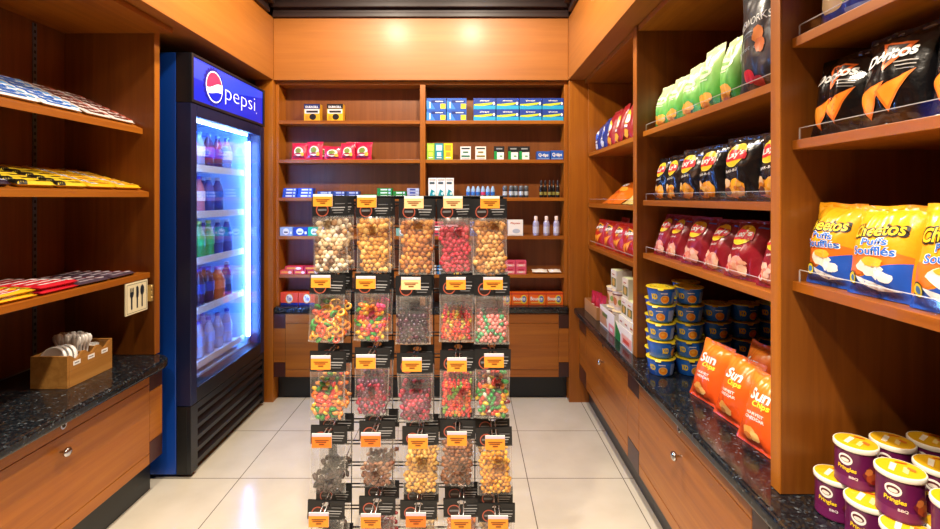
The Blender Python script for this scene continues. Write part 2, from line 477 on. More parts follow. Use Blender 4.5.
side_cabinet('low cherry cabinet with chrome knob under the candy bar shelves', -1.37, -1.79, -1.425, .56, 2.10, [(2.017, 2.10), (.56, .64)], 1.575, 1)
side_cabinet('low cherry cabinet under the noodle cartons, farthest along the long granite worktop', .70, 1.33, .762, 1.938, 2.984, [(1.938, 2.074), (2.81, 2.984)], 2.44, -1)
side_cabinet('low cherry cabinet with chrome knob below the blue macaroni cups and orange chip bags', .70, 1.33, .762, 1.097, 1.937, [(1.097, 1.163)], 1.55, -1)
side_cabinet('low cherry cabinet beneath the stacked purple cans, only its dark corner block showing', .70, 1.33, .762, .32, 1.095, [(1.030, 1.095)], None, -1)
# back cabinet
r = thing('base_cabinet', 'wide low cherry cabinet with dark corner squares at the back behind the snack rack', 'cabinet')
MB().box(-1.245, 3.012, .158, .636, 3.28, .564, WV).build('carcass', r)
MB().box(-1.245, 3.07, .001, .636, 3.28, .157, mat('#15191f', .35)).build('toe_kick', r)
for a, b in ((-1.245, -1.171), (.573, .636)):
    MB().box(a, 2.995, .253, b, 3.012, .468, WX).build('stile', r, BV)
    for z0, z1 in ((.159, .251), (.470, .563)): MB().box(a, 2.995, z0, b, 3.012, z1, DARKW).build('corner_block', r, BV)['label'] = 'dark square corner block'
MB().box(-1.170, 2.995, .503, .572, 3.012, .563, WX).build('top_rail', r, BV)
MB().box(-1.170, 2.995, .159, .572, 3.012, .203, WX).build('bottom_rail', r, BV)
MB().box(-1.170, 2.995, .2055, -.302, 3.012, .5005, WX).build('door', r, BV)
MB().box(-.298, 2.995, .2055, .572, 3.012, .5005, WX).build('door', r, BV)

# ================================================================== shelving
LIPM = ACRYL
# back shelves
BYF, BYB = 3.028, 3.15
r = thing('shelving_unit', 'wall of cherry shelves across the back, batteries, boxes and bottles on it', 'shelves')
for a, b in ((-1.2455, -1.226), (-.316, -.281), (.613, .636)):
    MB().box(a, BYF, CT+.001, b, BYB, 2.03, WV).build('upright', r, BV)
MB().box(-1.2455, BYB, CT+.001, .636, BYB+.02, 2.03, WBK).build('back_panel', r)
MB().box(-1.2455, BYF, 2.031, .636, BYB+.02, 2.05, WX).build('top_panel', r, BV)
BZ = [1.800, 1.548, 1.303, 1.055, .807]
for z in BZ:
    for a, b in ((-1.2255, -.3165), (-.2805, .6125)):
        MB().box(a, BYF+.002, z-.022, b, BYB, z, WX).build('shelf', r, BV)
# left shelves
r = thing('shelving_unit', 'cherry shelves of candy bars above the granite worktop with the cutlery box', 'shelves')
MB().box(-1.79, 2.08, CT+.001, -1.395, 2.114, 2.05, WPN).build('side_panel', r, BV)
MB().box(-1.3948, 2.08, CT+.001, -1.391, 2.114, 2.05, WV).build('edge_band', r, BV)['label'] = 'lighter front edge of the panel'
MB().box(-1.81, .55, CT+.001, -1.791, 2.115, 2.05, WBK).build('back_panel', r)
MB().box(-1.79, .55, 2.028, -1.31, 2.079, 2.051, WY).build('top_panel', r, BV)
def slant(xf, xb, z, slope, y0, y1, th=.024):
    mb = MB(); zb = z + slope*(xf-xb)
    vs = [(xf, y0, z-th), (xf, y1, z-th), (xf, y1, z), (xf, y0, z), (xb, y0, zb-th), (xb, y1, zb-th), (xb, y1, zb), (xb, y0, zb)]
    mb.add(vs, [(0, 1, 2, 3), (7, 6, 5, 4), (3, 2, 6, 7), (4, 5, 1, 0), (0, 3, 7, 4), (2, 1, 5, 6)], WY); return mb
slant(-1.443, -1.789, 1.606, .47, .55, 2.079).build('shelf', r, BV)
slant(-1.415, -1.789, 1.327, .26, .55, 2.079).build('shelf', r, BV)
slant(-1.410, -1.789, .972, 0., .55, 2.079).build('shelf', r, BV)
for y in (1.935, 1.0):
    st = MB()
    st.box(-1.7905, y-.009, CT+.01, -1.7865, y+.009, 2.02, mat('#6a6a74', .4, .3))
    for k in range(50): st.box(-1.7868, y-.004, CT+.03+k*.028, -1.7862, y+.004, CT+.042+k*.028, BLACK)
    st.build('slotted_standard', r)['label'] = 'dark slotted metal shelf standard'
# right shelves, three bays
def lip(parent, x, y0, y1, z, h=.027):
    mb = MB(); mb.box(x, y0, z+.0006, x+.0025, y1, z+h, LIPM)
    mb.box(x-.0002, y0, z+h+.0001, x+.0027, y1, z+h+.0014, EDGEC); mb.box(x-.0002, y1, z+.0006, x+.0027, y1+.0014, z+h, EDGEC)
    mb.build('shelf_lip', parent)['label'] = 'clear plastic shelf lip'
def bay(label, part, y0, y1, zs, top=True):
    r = thing('shelving_unit', label, 'shelves')
    if part:
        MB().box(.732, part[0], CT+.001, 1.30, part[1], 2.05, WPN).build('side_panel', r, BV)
        MB().box(.728, part[0], CT+.001, .7318, part[1], 2.05, WV).build('edge_band', r, BV)['label'] = 'lighter front edge of the panel'
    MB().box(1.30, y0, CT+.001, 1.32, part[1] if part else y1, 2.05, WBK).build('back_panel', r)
    MB().box(.735, y0, 2.026, 1.30, y1, 2.05, WY).build('top_panel', r, BV)
    for z, lp in zs:
        s = MB().box(.755, y0+.001, z-.022, 1.299, y1-.001, z, WY).build('shelf', r, BV)
        if lp: lip(s, .764, y0+.012, y1-.012, z)
    return r
r = bay('far bay of cherry shelves with red chip bags, next to the back corner', None, 2.087, 2.984, [(1.582, 0), (1.265, 1), (1.003, 1)])
MB().box(.755, 2.970, CT+.001, 1.299, 2.9835, 2.025, WV).build('side_panel', r, BV)
bay('middle bay of cherry shelves with black, maroon and green chip bags', (2.042, 2.086), 1.136, 2.041, [(1.588, 1), (1.290, 1), (1.062, 1)])
bay('near bay of cherry shelves with corn chip and cheese puff bags above the purple cans', (1.100, 1.135), .32, 1.099, [(1.672, 1), (1.434, 1), (1.106, 1)])

# ================================================================== drinks cooler
CX = -1.286
BLUE = mat('#0b3f9e', .35); NAVY = mat('#0a1740', .4); CBLK = mat('#10131a', .35)
LINER = mat('#a8d0ff', .5)
LED = mat('#669eff', .5, emit=LEDP); LEDW = mat('#7cacff', .5, emit=LEDP*1.3)
r = thing('drinks_cooler', 'tall blue glass-door drinks cooler with lit sign beside the candy bar shelves', 'cooler', (-1.6, 2.56, 0))
r_off = Vector((-1.6, 2.56, 0))
def cb(x0, y0, z0, x1, y1, z1, m, mb=None):
    mb = mb or MB(); return mb.box(x0-r_off.x, y0-r_off.y, z0, x1-r_off.x, y1-r_off.y, z1, m)
Y0, Y1 = 2.174, 2.952
mb = cb(-2.0, Y0, .02, CX-.07, Y0+.03, 1.975, BLUE); cb(-2.0, Y1-.03, .02, CX-.07, Y1, 1.975, BLUE, mb)
cb(-2.0, Y0+.03, .02, -1.975, Y1-.03, 1.975, BLUE, mb); cb(-1.975, Y0+.03, 1.72, CX-.07, Y1-.03, 1.975, BLUE, mb); cb(-1.975, Y0+.03, .02, CX-.07, Y1-.03, .40, NAVY, mb)
mb.build('cabinet_body', r, .003)
mb = cb(-1.974, Y0+.031, .401, -1.955, Y1-.031, 1.719, LINER)
cb(-1.955, Y0+.031, .401, CX-.072, Y0+.05, 1.719, LINER, mb); cb(-1.955, Y1-.08, .401, CX-.072, Y1-.031, 1.719, LINER, mb)
cb(-1.955, Y0+.05, .401, CX-.072, Y1-.08, .412, LINER, mb); cb(-1.955, Y0+.05, 1.70, CX-.072, Y1-.08, 1.719, LINER, mb)
for k in range(62): cb(CX-.074, Y1-.078, .43+k*.0205, CX-.070, Y1-.034, .440+k*.0205, mat('#6fa2ea', .4), mb)
mb.build('inner_liner', r)
# door: four stiles and the pane
mb = cb(CX-.069, Y0, .335, CX, Y0+.048, 1.742, NAVY); cb(CX-.069, Y1-.05, .335, CX, Y1, 1.742, NAVY, mb)
cb(CX-.069, Y0+.048, .335, CX, Y1-.05, .405, CBLK, mb); cb(CX-.069, Y0+.048, 1.685, CX, Y1-.05, 1.742, NAVY, mb)
mb.build('door_frame', r, .003)
cb(CX-.012, Y0+.048, .405, CX-.006, Y1-.05, 1.685, GLASS).build('glass_pane', r)
# lights inside
cb(CX-.062, Y1-.102, .46, CX-.048, Y1-.086, 1.64, LED).build('light_strip', r)['label'] = 'bright blue-white light tube'
cb(CX-.062, Y0+.049, .46, CX-.046, Y0+.062, 1.64, LED).build('light_strip', r)['label'] = 'bright blue-white light tube'
cb(CX-.066, Y0+.05, 1.676, CX-.052, Y1-.11, 1.684, LEDW).build('light_strip', r)['label'] = 'bright blue-white light tube'
CZ = [1.455, 1.220, .985, .735, .462]
RAIL = mat('#dfe9fb', .4)
for z in CZ:
    s = MB()
    cb(-1.93, Y0+.06, z-.008, CX-.085, Y1-.12, z-.002, mat('#c9d9f2', .3), s)
    cb(CX-.083, Y0+.06, z-.022, CX-.074, Y1-.115, z+.014, RAIL, s)
    s.build('shelf', r)
# grille
mb = cb(CX-.068, Y0, .02, CX-.02, Y1, .332, mat('#05060a', .5))
for k in range(5):
    z = .05+k*.055
    vs = [(CX-.02, Y0+.055, z), (CX-.02, Y1-.02, z), (CX-.002, Y1-.02, z-.008), (CX-.002, Y0+.055, z-.008), (CX-.02, Y0+.055, z+.03), (CX-.02, Y1-.02, z+.03), (CX-.002, Y1-.02, z+.012), (CX-.002, Y0+.055, z+.012)]
    mb.add([(a-r_off.x, b-r_off.y, c) for a, b, c in vs], [(3, 2, 6, 7), (7, 6, 5, 4), (0, 1, 2, 3), (0, 3, 7, 4), (2, 1, 5, 6)], CBLK)
cb(CX-.02, Y0, .02, CX, Y0+.055, .332, CBLK, mb); cb(CX-.02, Y1-.02, .02, CX, Y1, .332, CBLK, mb); cb(CX-.02, Y0+.055, .30, CX, Y1-.02, .332, CBLK, mb)
mb.build('grille', r, .0015)
# lit header
mb = cb(CX-.07, Y0, 1.745, CX-.004, Y1, 1.975, CBLK)
cb(CX-.004, Y0, 1.745, CX+.004, Y0+.018, 1.975, CBLK, mb); cb(CX-.004, Y1-.018, 1.745, CX+.004, Y1, 1.975, CBLK, mb)
cb(CX-.004, Y0+.018, 1.745, CX+.004, Y1-.018, 1.760, CBLK, mb); cb(CX-.004, Y0+.018, 1.962, CX+.004, Y1-.018, 1.975, CBLK, mb)
hd = mb.build('header_box', r, .002)
def face(mb, ops, W, H, y, z, x):      # print on a plane facing +x; (y, z) = its lower middle
    stamp(mb, ops, W, H, lambda u, v, off: (x+off-r_off.x, y+u-r_off.y, z+v))
SB = mat('#2c40d0', .3, emit=SIGNP); SB2 = mat('#1020b4', .3, emit=SIGNP); SW = mat('#f2f4ff', .3, emit=SIGNP*1.1); SR = mat('#e2305a', .3, emit=SIGNP); SD = mat('#0a1480', .3, emit=SIGNP)
p = MB(); W, H = .742, .202
face(p, [('rect', -1, .0, 1, 1, SB2), ('poly', [(-1, .52), (-.1, .52), (1, .80), (1, 1), (-1, 1)], SB)], W, H, (Y0+Y1)/2, 1.760, CX-.0036)
p.build('lit_panel', hd)
e = MB(); g = []; n = 44; R = .098
g2 = []
for k in range(n):
    a = 2*PI*k/n; rr = R if k % 2 else R*.90; g2.append((rr*math.cos(a)/(W/2), .5+rr*math.sin(a)/H))
cyw = (2.380-(Y0+Y1)/2)/(W/2)
def sh(pts, dx): return [(x+dx, z) for x, z in pts]
def arc(a0, a1, rr, n=16): return [(rr*math.cos(a0+(a1-a0)*i/n)/(W/2), .5+rr*math.sin(a0+(a1-a0)*i/n)/H) for i in range(n+1)]
def wave(x0, x1, c, amp, rr, n=14):
    return [((x0+(x1-x0)*i/n)/(W/2), .5+(c+amp*math.sin(-PI/2+PI*1.15*i/n))/H) for i in range(n+1)]
rr = .073
top = arc(math.radians(12), math.radians(190), rr) + wave(-rr*.98, rr*.97, .005, .018, rr)[1:-1]
botm = arc(math.radians(205), math.radians(345), rr) + wave(-rr*.90, rr*.96, -.030, .010, rr)[::-1][1:-1]
face(e, [('poly', sh(g2, cyw-.02), SD), ('ell', cyw, .5, .079/(W/2), .079/H, SW), ('poly', sh(top, cyw), SR), ('poly', sh(botm, cyw), SB2)], W, H, (Y0+Y1)/2, 1.760, CX-.003)
e.build('round_emblem', hd)
t = MB(); face(t, [('txt', 'pepsi', (2.655-(Y0+Y1)/2)/(W/2), .43, .345/(W/2), .50, SW, -.02), ('ell', (2.845-(Y0+Y1)/2)/(W/2), .26, .008, .02, SW)], W, H, (Y0+Y1)/2, 1.760, CX-.002)
t.build('lettering', hd)

# ---- bottles in the cooler
def bottle_proto(label, cat_group, liquid, labm, capm, h=.19, rad=.031, fat=False, name='drink_bottle'):
    r = thing(name, label, 'bottle', (0, 0, 0), 0, 0, cat_group)
    if fat: prof = [(.6, 0), (.95, .02), (1, .10), (1, .60), (.8, .74), (.42, .87), (.40, .93)]
    else: prof = [(.6, 0), (.95, .02), (1, .10), (.93, .28), (1, .45), (.98, .58), (.72, .74), (.40, .87), (.40, .93)]
    b = MB(); b.lathe([(q*rad, z*h) for q, z in prof], liquid, 14); b.build('bottle', r)
    c = MB(); c.lathe([(.46*rad, .915*h), (.46*rad, h*.995), (.38*rad, h)], capm, 12); c.build('cap', r)
    if labm:
        l = MB(); l.lathe([(1.02*rad, .34*h), (1.025*rad, .36*h), (1.03*rad, .60*h)], labm, 14, cap0=False, cap1=False); l.build('paper_label', r)
    return r
_LQ = {}
def liq(hexc):
    if hexc not in _LQ: _LQ[hexc] = clear('drink_' + hexc.lstrip('#'), hexc, .04, .1, .55)
    return _LQ[hexc]
KIND = {
 'pink': ('pink drink', liq('#f09ab4'), mat('#efe6ea', .4), mat('#1d3fb4', .4)),
 'clear': ('clear soda', liq('#a9c4f6'), mat('#dfe8f8', .4), mat('#2a56c8', .4)),
 'cola': ('dark cola', liq('#4a2a66'), mat('#1b3fae', .4), mat('#2a50c0', .4)),
 'blue': ('deep blue drink', liq('#2a62d0'), mat('#2c63cf', .4), mat('#dfe6f4', .4)),
 'green': ('bright green soda', liq('#2ce084'), mat('#1fc26e', .4), mat('#c8dc62', .4)),
 'teal': ('teal green soda', liq('#28c0a4'), mat('#9fb6d6', .4), mat('#cfe9e0', .4)),
 'orange': ('orange drink', liq('#ff8a4c'), mat('#ef8452', .4), mat('#2a50c0', .4)),
 'water': ('clear water', liq('#d4e4ff'), mat('#86aaf0', .4), mat('#1430a8', .4)),
}
ROWS = [(1.455, ['clear', 'clear', 'clear', 'cola', 'cola', 'clear']), (1.220, ['pink', 'pink', 'pink', 'blue', 'blue', None]),
        (.985, ['teal', 'teal', 'green', 'green', 'blue', 'blue']), (.735, ['cola', 'cola', 'cola', 'cola', 'orange', 'blue']), (.462, ['water']*6)]
YS = [2.285, 2.375, 2.462, 2.552, 2.645, 2.745]
SHN = ['top', 'second', 'middle', 'fourth', 'bottom']
proto = {}
for ri, (z, row) in enumerate(ROWS):
    for d in range(2):
        for ci, k in enumerate(row):
            if not k or (d == 1 and ci == 5): continue
            nm, lq, lb, cp = KIND[k]
            lab = f'{nm} bottle, {ORD[ci]} from the sign-lit door edge in the {"front" if d == 0 else "back"} row of the cooler {SHN[ri]} shelf'
            lab = f'{nm} bottle, {ORD[ci]} along the {"front" if d == 0 else "back"} row on the cooler {SHN[ri]} shelf'
            pos = (-1.415-.085*d, YS[ci]+(0 if d == 0 else .0), z-.0015)
            if k not in proto:
                proto[k] = bottle_proto(lab, 'bottles in the cooler', lq, lb, cp, .196 if k != 'orange' else .18, .029 if k != 'orange' else .038, k in ('orange', 'blue')); proto[k].location = pos
            else: dup(proto[k], pos, label=lab)
# ================================================================== snack rack
HK = {1: [(323, 200), (367, 201), (414, 202), (453, 202), (490, 202)], 2: [(321, 281), (366, 282), (411, 283), (456, 283), (493, 283)],
      3: [(321, 362), (366, 361), (412, 364), (457, 364), (494, 360)], 4: [(322, 440), (371, 439), (418, 441), (457, 438), (495, 442)],
      5: [(319, 519), (371, 520), (416, 519), (461, 522), (498, 522)]}
HY = {1: 1.31, 2: 1.30, 3: 1.29, 4: 1.28, 5: 1.26}
GY = 1.60
rk = thing('snack_rack', 'black wire rack with hooks and orange price tags holding hanging snack bags', 'rack', (-.18, GY, 0))
def RK(x, y, z): return (x+.18, y-GY, z)
mb = MB()
for x in (-.468, .105): mb.box(x+.18-.012, .004, .03, x+.18+.012, .028, 1.2955, WIRE)
mb.box(-.468+.18-.012, .004, 1.296, .105+.18+.012, .028, 1.308, WIRE)
mb.build('upright_frame', rk, .002)
mb = MB()
for x in (-.468, .105): mb.box(x+.18-.016, -.20, .002, x+.18+.016, .24, .03, WIRE)
mb.box(-.468+.18, .0, .004, .105+.18, .03, .028, WIRE)
mb.build('base_foot', rk, .002)
mb = MB(); z = 1.285
while z > .12:
    for dz in (0, -.0115): mb.tube([RK(-.48, GY-.003, z+dz), RK(.117, GY-.003, z+dz)], .0024, WIRE, 6)
    z -= .0735
for x in (-.40, -.26, -.12, .02): mb.tube([RK(x, GY+.001, .1), RK(x, GY+.001, 1.294)], .002, WIRE, 6)
mb.build('wire_grid', rk)
TAGO = card('#f6962a'); TAGY = card('#ee9c30'); TAGP = card('#f3c98e'); TAGR = card('#f07a22')
TROW = {1: [TAGY, TAGY, TAGP, TAGP, TAGY], 2: [TAGY, TAGY, TAGP, TAGY, TAGY], 3: [TAGO, TAGY, TAGY, TAGY, TAGO], 4: [TAGR, TAGR, TAGO, TAGO, TAGO], 5: [TAGO, TAGO, TAGR, TAGO, TAGO]}
HOOK = {}
INKT = ink('#7a3d10'); LAV = ink('#cdbfd6')
for rw in HK:
    for ci, (px, py) in enumerate(HK[rw]):
        y = HY[rw]; x = (px-469)*y/470; z = 1.3-(py-198)*y/470
        xg = x
        HOOK[rw, ci] = (xg, y, z)
        hb = MB()
        for dx in (-.006, .006): hb.tube([RK(xg+dx, GY-.006, z), RK(xg+dx, y+.012, z)], .0019, STEEL, 6)
        hb.tube([RK(xg-.006, y+.012, z), RK(xg, y+.004, z+.001), RK(xg+.006, y+.012, z)], .0019, STEEL, 6)
        hk = hb.build('hook', rk); hk['label'] = 'steel peg hook'
        t = MB(); W, H = .0535, .034 if rw < 3 else .038
        X, Y, Z = RK(xg, y, z)
        t.box(X-W/2, Y-.003, Z-H*.52, X+W/2, Y, Z+H*.48, WHITE)
        fn = lambda u, v, off: (X+u, Y-.003-off, Z-H*.52+v)
        stamp(t, [('rect', -1, 0, 1, .82, TROW[rw][ci]), ('rect', -.99, .80, .99, .99, LAV if rw > 1 else WHITE), ('rect', -.7, .52, .75, .58, INKT), ('rect', -.6, .40, .5, .46, INKT), ('rect', -.25, .24, .3, .31, INKT)], W, H, fn)
        t.build('price_tag', hk)

# pieces of candy
def blob(mb, c, r, m, sq=(1, 1, 1), rnd=random, lumpy=.0, div=1):
    bm = bmesh.new(); bmesh.ops.create_icosphere(bm, subdivisions=div, radius=1.)
    R = Matrix.Rotation(rnd.random()*6.28, 3, 'X') @ Matrix.Rotation(rnd.random()*6.28, 3, 'Z')
    vs = []
    for v in bm.verts:
        k = 1+lumpy*(rnd.random()-.5)
        p = R @ Vector((v.co.x*sq[0]*k, v.co.y*sq[1]*k, v.co.z*sq[2]*k)); vs.append((c[0]+p.x*r, c[1]+p.y*r, c[2]+p.z*r))
    fs = [tuple(v.index for v in f.verts) for f in bm.faces]; bm.free()
    mb.add(vs, fs, m, True)
def donut(mb, c, R0, r0, m, rnd):
    M = Matrix.Rotation(rnd.uniform(-.9, .9), 3, 'X') @ Matrix.Rotation(rnd.uniform(-.9, .9), 3, 'Z') @ Matrix.Rotation(PI/2, 3, 'X')
    vs = []; fs = []; N, n = 12, 6
    for i in range(N):
        a = 2*PI*i/N
        for j in range(n):
            b = 2*PI*j/n; p = M @ Vector(((R0+r0*math.cos(b))*math.cos(a), (R0+r0*math.cos(b))*math.sin(a), r0*math.sin(b)))
            vs.append((c[0]+p.x, c[1]+p.y, c[2]+p.z))
    for i in range(N):
        for j in range(n):
            fs.append((i*n+j, ((i+1) % N)*n+j, ((i+1) % N)*n+(j+1) % n, i*n+(j+1) % n))
    mb.add(vs, fs, m, True)
def gum(h): return mat(h, .28, coat=.3, k=1.0)
def nut(h): return mat(h, .5, bump=.3, bscale=90, k=1.05)
CONT = {
 (1, 0): ('white and brown drizzled popcorn', 'corn', ['#e6d2b0', '#b9895a', '#f0e6d4', '#6e4426', '#d8b98a'], 1.0, .0095),
 (1, 1): ('golden caramel popcorn', 'corn', ['#e0a548', '#cf8f2e', '#eebd66', '#c27d2a'], 1.0, .0098),
 (1, 2): ('round orange-brown caramel corn', 'corn', ['#d08a34', '#b9702a', '#dc9d48', '#a85f22'], 1.0, .0098),
 (1, 3): ('pink-red candied popcorn', 'corn', ['#d8314a', '#c02040', '#e65a68', '#b01a38'], .86, .0092),
 (1, 4): ('glossy toffee popcorn', 'corn', ['#c98a3c', '#dba658', '#b5742c', '#e2b872'], .98, .0096),
 (2, 0): ('orange and green gummy rings', 'ring', ['#f28a2c', '#f4a23a', '#f05a3c', '#3f9c44', '#f0b43c'], .80, .0125),
 (2, 1): ('red, yellow and green gummies', 'bean', ['#d8263c', '#e8b426', '#2f9a3c', '#e0407a', '#d8263c', '#ec7a2a'], .92, .0100),
 (2, 2): ('dark purple berry gummies', 'blob', ['#33152e', '#46203a', '#2a1024', '#57203a'], .62, .0100),
 (2, 3): ('red and orange gummy bears', 'bear', ['#d8283a', '#e2502c', '#c81e34', '#e87a30', '#c9b23a'], .72, .0090),
 (2, 4): ('pink and green sour drops', 'blob', ['#e88a84', '#4fae74', '#e07a78', '#3f9a66', '#f0a49a'], .66, .0085),
 (3, 0): ('mixed orange, green and yellow gummies', 'bean', ['#ee7a34', '#3c9440', '#e8c23c', '#d83a34', '#f09a4a', '#e2524a'], .84, .0100),
 (3, 1): ('purple and red sugared berries', 'blob', ['#6e3050', '#b02848', '#7c4a64', '#c43a58', '#5a2444'], .80, .0085),
 (3, 2): ('crimson sugared berries', 'blob', ['#a82848', '#7a2848', '#c83a56', '#5e2040'], .72, .0095),
 (3, 3): ('orange-red gummy bears', 'bear', ['#ea5a34', '#d83038', '#f0823a', '#7aa03c', '#e0483a'], .86, .0090),
 (3, 4): ('mixed jelly beans', 'bean', ['#2f8a3a', '#e0402e', '#f0902e', '#e8c83a', '#7a2a3c', '#e8e0d0', '#2f9a48'], .86, .0100),
 (4, 0): ('dark chocolate almonds', 'almond', ['#3a2a28', '#2c201f', '#4a3834'], .52, .0105),
 (4, 1): ('milk chocolate peanuts', 'almond', ['#8a5238', '#a06a4c', '#7a4630', '#b08060'], .60, .0098),
 (4, 2): ('pale yellow peanuts', 'almond', ['#e2b04c', '#d8a040', '#ecc268', '#cf943a'], .95, .0092),
 (4, 3): ('brown almonds', 'almond', ['#8e5630', '#a2683c', '#7a4626', '#9a6038'], 1.0, .0088),
 (4, 4): ('yellow-orange corn nuts', 'almond', ['#e8a524', '#d8901e', '#f0b838', '#cc8420'], .98, .0090),
 (5, 0): ('dark raisins', 'almond', ['#3a2620', '#2c1c18'], .8, .010), (5, 1): ('red licorice bites', 'bean', ['#a01c28', '#8a1622'], .8, .010),
 (5, 2): ('salted cashews', 'almond', ['#dcb878', '#cfa866'], .8, .010), (5, 3): ('orange slices', 'bean', ['#ee8a2c', '#e67a22'], .8, .010), (5, 4): ('trail mix', 'almond', ['#8a5a32', '#d8b060', '#3c2a24'], .8, .010),
}
PW = .104
HDR = card('#101014'); RING = ink('#a8523f'); RINGD = ink('#2a1714'); TXT = ink('#a4a4a8'); DIM = ink('#6c6c70')
def pouch_thick(u, v, T):
    v = min(1, max(0, v)); return T*(max(0., math.sin(PI*min(1, v*1.02+.0))) ** .5)*(1-abs(u)**3)**.6 if abs(u) < 1 else 0.
def make_pouch(label, key, x, y, z, seed, full, ry=0.):
    rnd = random.Random(seed)
    kind, form, cols, fill, pr = CONT[key]
    hh = .060 if key[0] < 4 else .054
    ph = .162 if key[0] == 1 else .138
    r = thing('snack_bag', label, 'snack bag', (x, y, z), 0, 0, 'bags hanging on the snack rack')
    r.rotation_euler[1] = ry
    zt = .012; zb = zt-hh
    # header card folded over the top of the pouch, with the hole the peg runs through
    h = MB()
    outer = [(-PW/2, zb), (PW/2, zb), (PW/2, zt), (-PW/2, zt)]; nh = 12
    hole = [(.013*math.cos(2*PI*k/nh), .0075*math.sin(2*PI*k/nh)) for k in range(nh)]
    for yy, flip in ((-.002, False), (.002, True)):
        ro = []
        for hx, hz in hole:
            s = min((PW/2)/abs(hx) if abs(hx) > 1e-6 else 1e9, ((zt if hz > 0 else -zb)/abs(hz)) if abs(hz) > 1e-6 else 1e9); ro.append((hx*s, hz*s))
        vs = [(a, yy, b) for a, b in hole]+[(a, yy, b) for a, b in ro]+[(a, yy, b) for a, b in outer]
        fs = [(k, (k+1) % nh, nh+(k+1) % nh, nh+k) for k in range(nh)]
        def corner(ci):   # corner triangle to the two nearest ray ends
            cx, cz = outer[ci]; ks = sorted(range(nh), key=lambda k: (ro[k][0]-cx)**2+(ro[k][1]-cz)**2)
            return ks
        # fill the four corners of the card
        onx = {}
        for ci in range(4):
            cx, cz = outer[ci]
            side = [k for k in range(nh) if abs(ro[k][0]-cx) < 1e-6]; tb = [k for k in range(nh) if abs(ro[k][1]-cz) < 1e-6]
            if side and tb:
                a = min(side, key=lambda k: abs(ro[k][1]-cz)); b = min(tb, key=lambda k: abs(ro[k][0]-cx))
                fs.append((nh+a, 2*nh+ci, nh+b))
        if flip: fs = [f[::-1] for f in fs]
        h.add(vs, fs, HDR)
    fnh = lambda u, v, off: (u, -.002-off, zb+v)
    stamp(h, [('ell', -.42, .36, .34, .30, RINGD), ('ring', -.42, .36, .36, .32, .06, RING), ('rect', -.66, .32, -.18, .42, DIM),
              ('rect', .08, .45, .86, .50, TXT), ('rect', .14, .33, .80, .375, TXT), ('rect', .20, .20, .74, .245, DIM), ('rect', .3, .64, .86, .68, DIM)], PW, hh, fnh)
    h.build('header_card', r)
    # film
    T = .021
    f = MB(); nu, nv = 14, 14; o = Vector((seed*1.7, seed*.3, 2.2))
    for sd in (-1, 1):
        vs = []; fs = []
        for j in range(nv+1):
            v = j/nv
            for i in range(nu+1):
                u = -1+2*i/nu
                t = T*(math.sin(PI*min(1, .04+.93*v))**.5)*(1-min(1, abs(u))**3)**.6 if abs(u) < 1 else 0.
                nz = noise.noise(Vector((u*5, v*2.2, sd))+o)*.0050*(1 if 0 < i < nu else .3)+noise.noise(Vector((u*11, v*5, sd*2))+o)*.0030
                vs.append((PW/2*u*(.985-.03*math.sin(PI*v)), sd*(t+.001+nz*(.3+abs(v-.5))), zb+.004-(1-v)*(ph+.004)))
        for j in range(nv):
            for i in range(nu):
                a = j*(nu+1)+i; q = (a, a+1, a+nu+2, a+nu+1); fs.append(q if sd < 0 else q[::-1])
        f.add(vs, fs, POUCH, True)
    eb = lambda v: PW/2*(.985-.03*math.sin(PI*v))
    for sx in (-1, 1):
        vs = []
        for j in range(nv+1):
            v = j/nv; zz_ = zb+.004-(1-v)*(ph+.004); vs += [(sx*eb(v), -.0016, zz_), (sx*(eb(v)-.0035), -.0030, zz_)]
        f.add(vs, [(2*j, 2*j+1, 2*j+3, 2*j+2) if sx > 0 else (2*j, 2*j+2, 2*j+3, 2*j+1) for j in range(nv)], SEALF, True)
    f.add([(-eb(0), -.0024, zb-ph), (eb(0), -.0024, zb-ph), (eb(0), -.0042, zb-ph+.006), (-eb(0), -.0042, zb-ph+.006)], [(0, 1, 2, 3)], SEALF)
    f.build('pouch_film', r)['label'] = 'clear plastic film'
    pr *= 1.08 if form == 'corn' else 1.0; c = MB(); ms = [nut(q) if form in ('corn', 'almond') else gum(q) for q in cols]
    step = pr*1.38; zz = zb-ph+.011; row = 0
    ztop = zz+(ph-.022)*fill
    while zz < ztop:
        v = (zz-(zb-ph))/ph; n = int((PW*.90)/step)
        for i in range(n):
            u = -.90+1.8*(i+.5*(row % 2)+rnd.uniform(-.18, .18)+.25)/n
            if abs(u) > .82: continue
            t = T*(math.sin(PI*min(1, .04+.93*v))**.5)*(1-abs(u)**3)**.6
            for layer in ((0, 1) if full else (0,)):
                yy = (-max(.0, t-pr*.85)+rnd.uniform(0, .003)) if layer == 0 else max(0., t-pr*.85)-rnd.uniform(0, .003)
                p = (u*PW/2*.97, yy, zz+rnd.uniform(-.25, .25)*pr)
                m = rnd.choice(ms); q = pr*rnd.uniform(.85, 1.12)
                if form == 'corn': blob(c, p, q, m, (1, .9, .95), rnd, .55)
                elif form == 'almond': blob(c, p, q, m, (1.15, .75, .72), rnd, .08)
                elif form == 'bean': blob(c, p, q, m, (1.35, .72, .72), rnd, .0)
                elif form == 'ring': donut(c, p, q*.72, q*.34, m, rnd)
                elif form == 'bear':
                    blob(c, p, q*.82, m, (1, .8, 1.15), rnd); blob(c, (p[0], p[1]-.002, p[2]+q*.9), q*.5, m, (1, 1, 1), rnd)
                else: blob(c, p, q, m, (1, .85, .95), rnd, .18)
        zz += step*.86; row += 1
    o = c.build('contents', r); o['kind'] = 'stuff'; o['label'] = kind
    return r
rn = random.Random(3)
RWN = {1: 'top', 2: 'second', 3: 'middle', 4: 'fourth', 5: 'bottom'}
